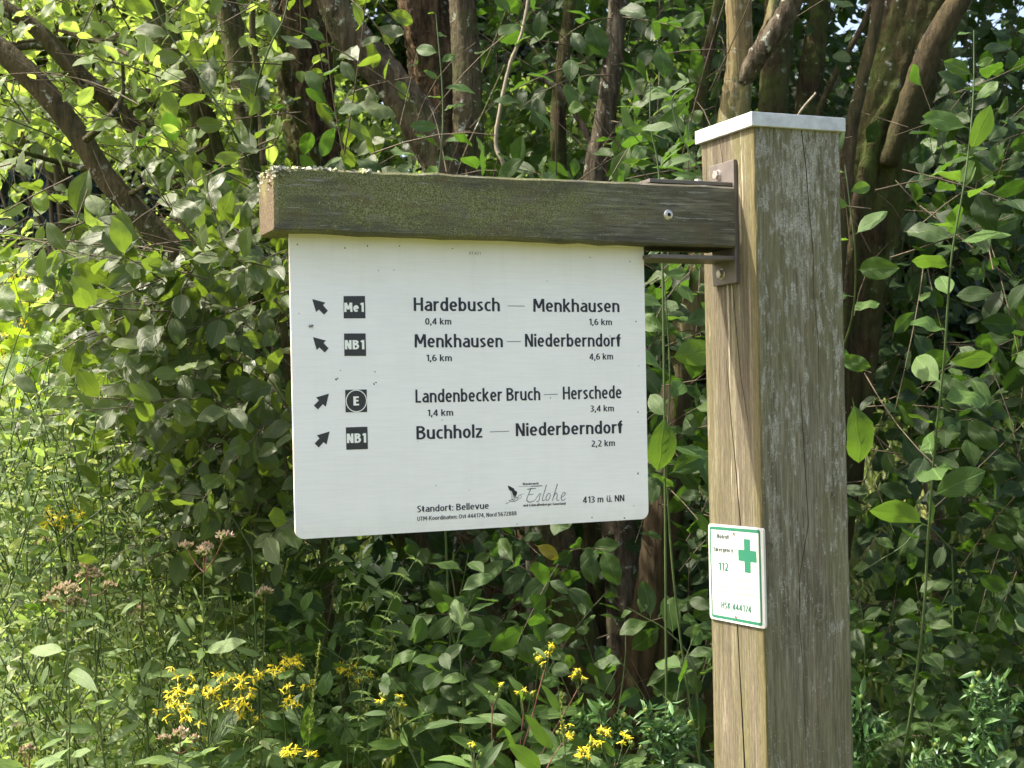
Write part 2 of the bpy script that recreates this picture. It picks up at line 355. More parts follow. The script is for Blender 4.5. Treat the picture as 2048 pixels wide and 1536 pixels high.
def arm_side():
    g = NT('arm_weathered_mossy'); v = g.coord('Object'); vs = g.coord('Object', (.06, 1, 1)); vm = g.coord('Object', (.25, 1, 1))
    sx = g.n('SeparateXYZ'); g.t.links.new(v, sx.inputs[0]); x = sx.outputs[0]
    grain = g.noise(vs, 260, 6, .7); big = g.noise(vm, 16, 4, .6); med = g.noise(v, 75, 6, .72); fine = g.noise(v, 620, 4, .75); st = g.noise(g.coord('Object', (.10, 1, 1)), 150, 4, .6)
    col = g.ramp(grain, [(.36, (.062, .057, .045)), (.48, (.110, .102, .082)), (.56, (.150, .140, .112)), (.66, (.26, .245, .20))])
    gm = g.ramp(g.math('ADD', big, g.math('MULTIPLY', g.math('SUBTRACT', med, .5), .7)), [(.30, 0.0), (.50, 1.0)])
    # algae thin out towards the post
    fade = g.ramp(g.math('ADD', g.math('MULTIPLY', x, -1.55), -.10), [(0.08, .08), (.40, 1.0)])
    gm = g.math('MULTIPLY', gm, fade)
    col = g.mix(g.math('MULTIPLY', gm, .85), col, g.ramp(fine, [(.40, (.060, .064, .022)), (.50, (.135, .145, .055)), (.60, (.27, .28, .14))]))
    dk = g.math('MULTIPLY', g.ramp(g.noise(g.coord('Object', (.3, 1, 1), (7, 2, 5)), 20, 5, .65), [(.46, 0.0), (.60, 1.0)]), .6)
    col = g.mix(dk, col, (.065, .062, .050))
    br = g.math('MULTIPLY', g.ramp(g.noise(g.coord('Object', (.35, 1, 1), (4, 2, 1)), 30, 4), [(.52, 0.0), (.66, 1.0)]), .5)
    col = g.mix(br, col, (.12, .092, .048))
    ws = g.math('MULTIPLY', g.ramp(st, [(.64, 0.0), (.67, 1.0)]), g.ramp(fine, [(.35, .3), (.55, 1.0)]))
    col = g.mix(g.math('MULTIPLY', ws, .75), col, (.36, .36, .33))
    vo = g.n('TexVoronoi'); g.set(vo, 'Vector', v); g.set(vo, 'Scale', 190.0)
    sp = g.math('MULTIPLY', g.ramp(vo.outputs['Distance'], [(.09, 1.0), (.17, 0.0)]), g.ramp(g.noise(v, 25, 3), [(.5, 0.0), (.6, 1.0)]))
    col = g.mix(g.math('MULTIPLY', sp, .7), col, (.38, .38, .33))
    h = g.math('ADD', grain, g.math('ADD', g.math('MULTIPLY', fine, .5), g.math('MULTIPLY', ws, .5)))
    return g.done(g.bsdf(col, .93, g.bump(h, .8, .002), 0, .12))
def end_grain():
    g = NT('arm_end_grain'); v = g.coord('Object', (1, 1, 1), (0, .10, -1.80))
    w = g.n('TexWave'); w.wave_type = 'RINGS'; w.rings_direction = 'X'; g.set(w, 'Vector', v); g.set(w, 'Scale', 60.0); g.set(w, 'Distortion', 2.2); g.set(w, 'Detail', 3.0); g.set(w, 'Detail Scale', 2.0)
    n = g.noise(g.coord('Object'), 300, 4, .7); b = g.noise(g.coord('Object'), 30, 3)
    col = g.ramp(w.outputs[1], [(.0, (.06, .042, .025)), (.45, (.125, .09, .055)), (1.0, (.21, .165, .11))])
    col = g.mix(g.ramp(b, [(.5, 0.0), (.68, .6)]), col, (.24, .24, .08))
    col = g.mix(1.0, col, g.ramp(n, [(.3, .7), (.7, 1.2)]), 'MULTIPLY')
    return g.done(g.bsdf(col, .9, g.bump(g.math('ADD', w.outputs[1], n), .8, .002), 0, .15))
def galv(name, c, var=.12):
    g = NT(name); v = g.coord('Object'); n = g.noise(v, 60, 5, .6); f = g.noise(g.coord('Object', (1, 1, 1)), 700, 3, .7)
    col = g.mix(g.ramp(n, [(.35, 0.0), (.65, 1.0)]), tuple(x*(1-var) for x in c), tuple(min(1, x*(1+var)) for x in c))
    col = g.mix(g.math('MULTIPLY', g.ramp(f, [(.58, 0.0), (.70, 1.0)]), .4), col, tuple(x*.6 for x in c))
    return g.done(g.bsdf(col, g.math('ADD', g.math('MULTIPLY', n, .3), .35), g.bump(f, .3, .0006), .35, .5))
def board():
    g = NT('sign_board_white'); v = g.coord('Object'); sx = g.n('SeparateXYZ'); g.t.links.new(v, sx.inputs[0])
    br = g.noise(g.coord('Object', (.05, 1, 1)), 420, 4, .6); big = g.noise(v, 9, 3); dirt = g.noise(v, 120, 5, .75)
    col = g.mix(g.ramp(big, [(.3, 0.0), (.7, 1.0)]), (.81, .775, .785), (.85, .815, .825))
    col = g.mix(1.0, col, g.ramp(br, [(.35, .965), (.65, 1.02)]), 'MULTIPLY')
    # grime washed down from the timber along the top edge
    tz = g.math('ADD', g.math('MULTIPLY', g.math('SUBTRACT', sx.outputs[2], 1.752), 12.0), g.math('MULTIPLY', g.math('SUBTRACT', g.noise(v, 22, 4), .5), .5))
    col = g.mix(g.math('MULTIPLY', g.ramp(tz, [(.0, 0.0), (.95, 1.0)]), .55), col, (.66, .60, .44))
    stv = g.noise(g.coord('Object', (1, 1, .07)), 75, 4, .65); col = g.mix(g.math('MULTIPLY', g.ramp(stv, [(.5, 0.0), (.72, .30)]), g.ramp(tz, [(-.9, .25), (.9, 1.0)])), col, (.60, .57, .46))
    dm = g.math('MULTIPLY', g.ramp(dirt, [(.71, 0.0), (.76, 1.0)]), g.ramp(tz, [(.2, .0), (.8, .8)])); col = g.mix(dm, col, (.25, .2, .13))
    bz = g.math('MULTIPLY', g.math('SUBTRACT', 1.475, sx.outputs[2]), 30.0)
    col = g.mix(g.math('MULTIPLY', g.ramp(bz, [(.0, 0.0), (1.0, 1.0)]), g.math('MULTIPLY', g.noise(v, 60, 4), .35)), col, (.42, .42, .33))
    vo = g.n('TexVoronoi'); g.set(vo, 'Vector', v); g.set(vo, 'Scale', 62.0)
    sp = g.math('MULTIPLY', g.ramp(vo.outputs['Distance'], [(.035, 1.0), (.055, 0.0)]), g.math('GREATER_THAN', g.noise(v, 28, 2), .62))
    col = g.mix(g.math('MULTIPLY', sp, .6), col, (.2, .19, .16))
    return g.done(g.bsdf(col, .42, g.bump(br, .12, .0003), 0, .45))
M['post_front'] = post_front(); M['post_side'] = post_side(); M['arm'] = arm_side(); M['end_grain'] = end_grain()
M['steel'] = galv('bracket_steel', (.135, .116, .102)); M['cap'] = galv('cap_zinc', (.50, .50, .51), .16); M['board'] = board()
M['board_edge'] = simple('board_edge', (.62, .56, .48), .5, nscale=200, var=.3)

# ------------------------------------------------------------------ ground
P_ = .12*K
TOP = 2.0
def ground_z(x, y):
    d = math.hypot(x-CAM_POS[0], y-CAM_POS[1]); s = max(0.0, d-6.5)
    return -.05+.035*math.sin(x*1.7)+.03*math.cos(y*2.1)+ (s*.115 if s < 22 else 2.53+(s-22)*.02)
def terrain():
    n = 90; a = np.concatenate([-np.geomspace(250, 6, 25), np.linspace(-5.5, 14, 62), np.geomspace(15, 250, 25)])
    b = np.concatenate([-np.geomspace(200, 6, 15), np.linspace(-5.5, 26, 80), np.geomspace(28, 300, 25)])
    V = [(x, y, ground_z(x, y)) for y in b for x in a]; w = len(a)
    F = [(j*w+i, j*w+i+1, (j+1)*w+i+1, (j+1)*w+i) for j in range(len(b)-1) for i in range(w-1)]
    o = link('ground', mesh_np('ground', V, F), M['ground']); tag(o, kind='structure')
terrain()

# ------------------------------------------------------------------ the signpost
post_root = empty('signpost', (P_/2, P_/2, 0), 'weathered square timber signpost with metal cap and a side arm carrying a white trail board', 'signpost')
def face_s(px, py, face):
    if face == 'side': q = on_x(px, py, 0.0); return q[1], q[2]
    q = on_y(px, py, 0.0); return q[0], q[2]
def z5(X, Y, k, ox, oy): return (ox+X/k, oy+Y/k)
def crack_fn(pts, face, wmax, dmax):
    q = sorted([(face_s(px, py, face)[::-1]) + (w,) for px, py, w in pts])
    zs = [a[0] for a in q]; ss = [a[1] for a in q]; ws = [a[2] for a in q]
    def f(z):
        w = np.interp(z, zs, ws, left=ws[0], right=ws[-1]); s = np.interp(z, zs, ss)
        return s, w*wmax, w*dmax
    return f
cA = crack_fn([(1437, 272, .5), (1444, 312, .5), (1452, 500, .5), (1465, 565, .8), (1471, 640, .7), (1482, 755, .55), (1495, 836, .5), (1499, 872, .0), (1504, 1100, 0), (1510, 1536, 0)], 'side', .0026, .010)
cB = crack_fn([(1440, 560, 0), (1450, 690, 0), (1457, 770, .6), (1463, 850, .8), (1473, 950, .9), (1481, 1050, 1.), (1475, 1250, 1.1), (1478, 1322, 1.), (1484, 1420, 1.4), (1490, 1536, 1.6), ], 'side', .0026, .010)
cC = crack_fn([(1603, 262, .9), (1612, 337, .8), (1618, 419, .7), (1626, 500, .6), (1628, 600, .4), (1637, 690, .6), (1638, 780, .4), (1640, 890, .0), (1650, 1536, .0)], 'front', .0018, .010)
cD = crack_fn([(1585, 262, 0), (1596, 700, 0), (1603, 820, .5), (1610, 930, .6), (1617, 1050, .6), (1600, 1150, .6), (1598, 1240, .6), (1606, 1330, .4), (1610, 1450, .2), (1612, 1536, .2)], 'front', .0018, .009)
def build_post():
    zs = np.concatenate([np.linspace(0, .8, 12), np.linspace(.82, TOP-.004, 260)]); V = []; nz = len(zs)
    w1, w2, w3, w4 = [vnoise(nz, 9, 30+i)*.0006 for i in range(4)]
    nf = 22
    for k, z in enumerate(zs):
        ring = []; b = .0028
        # front face y=0, x from 0 to P
        def face_pts(cr1, cr2, wob):
            s1, a1, d1 = cr1(z); s2, a2, d2 = cr2(z)
            if s1 > s2: (s1, a1, d1), (s2, a2, d2) = (s2, a2, d2), (s1, a1, d1)
            a1 = max(a1, .00012); a2 = max(a2, .00012)
            if s2-s1 < .004: s2 = s1+.004
            L = [(b, 0), ((b+s1)/2, 0), (s1-a1/2, 0), (s1, d1), (s1+a1/2, 0), ((s1+s2)/2, 0), (s2-a2/2, 0), (s2, d2), (s2+a2/2, 0), ((s2+P_)/2, 0), (P_-b, 0)]
            return L
        fr = face_pts(cC, cD, 0)
        sd = face_pts(cA, cB, 0)
        for s, d in fr: ring.append((s, d+w1[k]*.4, z))
        ring.append((P_, b+w2[k], z)); ring.append((P_, P_-b, z)); ring.append((P_-b, P_, z)); ring.append((b, P_, z))
        for s, d in reversed(sd): ring.append((d+w3[k]*.4, s, z))
        ring.append((.0006+w4[k], .0006+abs(w1[k]), z))
        V += ring
    n = len(ring); F = []; mi = []
    for k in range(nz-1):
        for j in range(n):
            j2 = (j+1) % n; F.append((k*n+j, k*n+j2, (k+1)*n+j2, (k+1)*n+j)); mi.append(2 if j in (2, 3, 6, 7, 17, 18, 21, 22) else 0 if j < 14 else 1)
    me = mesh_np('post', np.array(V)-rl(post_root), F, smooth=False, mi=mi)
    o = link('post', me, [M['post_front'], M['post_side'], M['crack']], post_root)
    bm = bmesh.new(); bm.from_mesh(me); bm.verts.ensure_lookup_table()
    bm.faces.new([bm.verts[(nz-1)*n+j] for j in range(n)]); bm.to_mesh(me); bm.free()
build_post()
# shift texture frame back: textures use object coordinates relative to the root; handled by offsets above
def build_cap():
    o_, h = .005*K, .0165*K; bm = bmesh.new()
    add_box(bm, -o_, P_+o_, -o_, P_+o_, TOP-h, TOP, .0012)
    from_bm('post_cap', bm, M['cap'], post_root)
build_cap()
ya = .035*K; thick = .0506*K*1.32; yb = ya+thick; ym = .06*K
A_TL = on_y(547, 333, ya); A_TR = on_y(1463, 373, ya); A_BL = on_y(548, 460.5, ya); A_BR = on_y(1467, 495, ya)
def build_arm():
    n = 130; V = []; x0, x1 = A_TL[0], -.0075
    wt, wb, wf = vnoise(n, 5, 3)*.0006, vnoise(n, 6, 4)*.0006, vnoise(n, 8, 5)*.0005
    zt0, zt1, zb0, zb1 = A_TL[2], A_TR[2], A_BL[2], A_BR[2]; b = .003; F = []; mi = []
    base_x = A_TL[0]
    for i in range(n):
        t = i/(n-1); x = x0+(x1-x0)*t; zt = zt0+(zt1-zt0)*t+wt[i]; zb = zb0+(zb1-zb0)*t+wb[i]; e = 0.0
        if i == 0: e = .0022
        if i == 1: x = x0+.0022; e = .0012
        if i == 2: x = x0+.0055
        y0, y1 = ya+e+wf[i], yb-e; zb += e; zt -= e
        ring = [(y0+b, zb), (y0, zb+b), (y0-.0002, zb+(zt-zb)*.35), (y0+.0002, zb+(zt-zb)*.7), (y0, zt-b), (y0+b, zt), (y0+(y1-y0)*.5, zt+.0006), (y1-b, zt), (y1, zt-b), (y1, zb+b), (y1-b, zb), ((y0+y1)/2, zb)]
        V += [(x, y, z) for y, z in ring]
    m = len(ring)
    for k in range(n-1):
        for j in range(m):
            j2 = (j+1) % m; F.append((k*m+j, (k+1)*m+j, (k+1)*m+j2, k*m+j2)); mi.append(1 if k == 0 and False else 0)
    me = mesh_np('arm', np.array(V)-rl(post_root)*np.array([1, 1, 0]), F, smooth=False, mi=mi)
    bm = bmesh.new(); bm.from_mesh(me); bm.verts.ensure_lookup_table()
    f = bm.faces.new([bm.verts[j] for j in reversed(range(m))]); f.material_index = 1
    f.normal_update()
    bm.faces.new([bm.verts[(n-1)*m+j] for j in range(m)]); bmesh.ops.recalc_face_normals(bm, faces=bm.faces)
    bm.to_mesh(me); bm.free()
    return link('arm', me, [M['arm'], M['end_grain']], post_root)
arm = build_arm()
def sub(name, bm_or_me, mats, parent, smooth=False):
    """sub-part: geometry given in world coordinates; parent part sits at the thing's origin offset"""
    off = Vector(rl(post_root)) if PARTROOT.get(parent.name) is None else PARTROOT[parent.name]
    if isinstance(bm_or_me, bmesh.types.BMesh):
        bmesh.ops.translate(bm_or_me, vec=-off, verts=bm_or_me.verts)
        me = bpy.data.meshes.new(name); bm_or_me.to_mesh(me); bm_or_me.free()
    else: me = bm_or_me; me.transform(Matrix.Translation(-off))
    if smooth: me.polygons.foreach_set('use_smooth', np.ones(len(me.polygons), bool))
    return link(name, me, mats, parent)
PARTROOT = {}

# lichen crust on the arm's free end
def lichen():
    V = []; F = []; r = np.random.default_rng(5); c = 0; mi = []
    L = A_BR[0]-A_TL[0]
    for i in range(330):
        u = r.random()
        if u < .45: x = A_TL[0]+abs(r.normal(0, .016)); y = ya+r.uniform(0, thick); z = A_TL[2]-.001
        elif u < .72: x = A_TL[0]+abs(r.normal(0, .075)); y = ya+abs(r.normal(0, .012)); z = A_TL[2]-.0005
        elif u < .90: x = A_TL[0]+.001; y = ya+r.uniform(-.001, thick); z = A_TL[2]-abs(r.normal(0, .011))
        else: x = A_TL[0]+abs(r.normal(0, .010)); y = ya-.001; z = A_TL[2]-abs(r.normal(0, .008))
        z0 = z + (A_TR[2]-A_TL[2])*(x-A_TL[0])/L; R = r.uniform(.0012, .0042); nrm = r.normal(0, 1, 3)*.7+np.array([-.3, -.5, 1])
        nrm /= np.linalg.norm(nrm); a = np.cross(nrm, [0.3, 1, .1]); a /= np.linalg.norm(a); b = np.cross(nrm, a); k = 7
        ctr = np.array([x, y, z0])+nrm*R*.25; V.append(ctr); idx = len(V)-1
        for j in range(k):
            th = j/k*6.283; rr = R*r.uniform(.6, 1.25); V.append(ctr+a*math.cos(th)*rr+b*math.sin(th)*rr+nrm*r.uniform(-.3, .5)*R)
        for j in range(k): F.append((idx, idx+1+j, idx+1+(j+1) % k)); mi.append(0 if i % 5 else 1)
    me = mesh_np('lichen', V, F, smooth=False, mi=mi); o = sub('lichen', me, [M['lichen'], M['lichen_y']], arm); o['kind'] = 'stuff'
lichen()

# bracket
T = .006
pTL, pTR, pBR, pBL = on_x(1417, 333, -T), on_x(1464.8, 319.5, -T), on_x(1474, 565, -T), on_x(1428, 573, -T)
py0 = (pTR[1]+pBR[1])/2; py1 = (pTL[1]+pBL[1])/2; pz1 = (pTL[2]+pTR[2])/2; pz0 = (pBL[2]+pBR[2])/2
fx = on_y(1303, 508, py0)[0]; fz = on_y(1440, 511, py0)[2]
bm = bmesh.new(); add_box(bm, -T, .0002, py0, py1, pz0, pz1, .0012)
bracket = from_bm('bracket', bm, M['steel'], post_root)
PARTROOT['bracket'] = None
bm = bmesh.new(); add_box(bm, fx, -T-.0002, py0+.001, py1-.001, fz-.006, fz, .001)
sub('flange', bm, M['steel'], bracket)
bm = bmesh.new(); zt_ = A_TR[2]+.0015; add_box(bm, fx+.002, -T-.0002, py0+.004, py1-.001, zt_, zt_+.0055, .001)
sub('flange', bm, M['steel'], bracket)
def hexbolt(parent, c, axis, r=.0075, h=.0065, wash=True, mat='screw'):
    bm = bmesh.new()
    bmesh.ops.create_cone(bm, cap_ends=True, segments=6, radius1=r, radius2=r, depth=h)
    bmesh.ops.bevel(bm, geom=[e for e in bm.edges if abs(e.verts[0].co.z-e.verts[1].co.z) < 1e-6 and e.verts[0].co.z > 0], offset=.0008, segments=1, affect='EDGES')
    bmesh.ops.translate(bm, vec=(0, 0, h/2), verts=bm.verts)
    if wash:
        b2 = bmesh.ops.create_cone(bm, cap_ends=True, segments=20, radius1=r*1.18, radius2=r*1.1, depth=.0014)
        bmesh.ops.translate(bm, vec=(0, 0, .0007), verts=b2['verts'])
    q = Vector(axis).to_track_quat('Z', 'Y').to_matrix().to_4x4()
    bmesh.ops.transform(bm, matrix=Matrix.Translation(Vector(c)) @ q @ Matrix.Rotation(.35, 4, 'Z'), verts=bm.verts)
    return sub('bolt', bm, M[mat], parent)
for px, py in ((1436, 350.5), (1444, 548)):
    c = on_x(px, py, -T); hexbolt(bracket, c, (-1, 0, 0), .0068)
c = on_y(1388, 366, ym); hexbolt(bracket, (c[0], ym-.012, zt_+.0055), (0, 0, 1), .0055, .004)
def round_screw(parent, c, axis, r, mat='screw', off=None, name='screw'):
    bm = bmesh.new()
    prof = [(0, .30), (.34, .30), (.36, .75), (.8, .55), (1.0, .0)]; seg = 20; rings = []
    for q, (a, h) in enumerate(prof):
        rings.append([bm.verts.new((math.cos(6.283*k/seg)*max(a, .02)*r*(1+(.12 if q in (1, 2) and k % 3 == 0 else 0)), math.sin(6.283*k/seg)*max(a, .02)*r, h*r*.35)) for k in range(seg)])
    for a, b in zip(rings, rings[1:]):
        for k in range(seg): bm.faces.new((a[k], b[k], b[(k+1) % seg], a[(k+1) % seg]))
    f = bm.faces.new(rings[0]); bm.faces.ensure_lookup_table()
    for ff in bm.faces:
        if max(math.hypot(v.co.x, v.co.y) for v in ff.verts) < r*.42: ff.material_index = 1
    q = Vector(axis).to_track_quat('Z', 'Y').to_matrix().to_4x4()
    bmesh.ops.transform(bm, matrix=Matrix.Translation(Vector(c)) @ q, verts=bm.verts)
    bmesh.ops.recalc_face_normals(bm, faces=bm.faces)
    if off is not None:
        bmesh.ops.translate(bm, vec=-Vector(off), verts=bm.verts); me = bpy.data.meshes.new(name); bm.to_mesh(me); bm.free()
        return link(name, me, [M[mat], M['hole']], parent)
    return sub(name, bm, [M[mat], M['hole']], parent)
c = on_y(1337, 429.5, ya-.0012)
PARTROOT['arm'] = None
round_screw(arm, c, (0, -1, 0), .0074)

# ------------------------------------------------------------------ trail board with print
ys = .06*K; BT = .004
YF = ys-BT/2
S_TL, S_TR, S_BR, S_BL = on_y(578, 470, YF), on_y(1287.3, 492, YF), on_y(1297.3, 1037.5, YF), on_y(591, 1079, YF)
S_TL[2] = min(A_TL[2], A_BL[2]+.004); S_TR[2] = A_BR[2]+.004
def board_mesh():
    c = [(q[0], q[2]) for q in (S_TL, S_TR, S_BR, S_BL)]; r = .0115; out = [Vector(c[0]), Vector(c[1])]
    for i, (p, a, b) in enumerate(((c[2], c[1], c[3]), (c[3], c[2], c[0]))):
        p, a, b = Vector(p), Vector(a), Vector(b); da = (a-p).normalized(); db = (b-p).normalized(); ctr = p+da*r+db*r
        for k in range(9):
            th = k/8*math.pi/2; out.append(ctr-db*r*math.cos(th)-da*r*math.sin(th))
    bm = bmesh.new(); f0 = [bm.verts.new((q.x, YF, q.y)) for q in out]; f1 = [bm.verts.new((q.x, YF+BT, q.y)) for q in out]
    a = bm.faces.new(f0); b = bm.faces.new(list(reversed(f1)))
    for k in range(len(out)):
        f = bm.faces.new((f0[k], f1[k], f1[(k+1) % len(out)], f0[(k+1) % len(out)])); f.material_index = 1
    bmesh.ops.recalc_face_normals(bm, faces=bm.faces); return bm
bm = board_mesh(); bmesh.ops.translate(bm, vec=(-rl(post_root)[0], -rl(post_root)[1], 0), verts=bm.verts)
me = bpy.data.meshes.new('sign_board'); bm.to_mesh(me); bm.free()
sign = link('sign_board', me, [M['board'], M['board_edge']], post_root)
tag(sign, 'white trail board with four lines of destinations and black route badges')

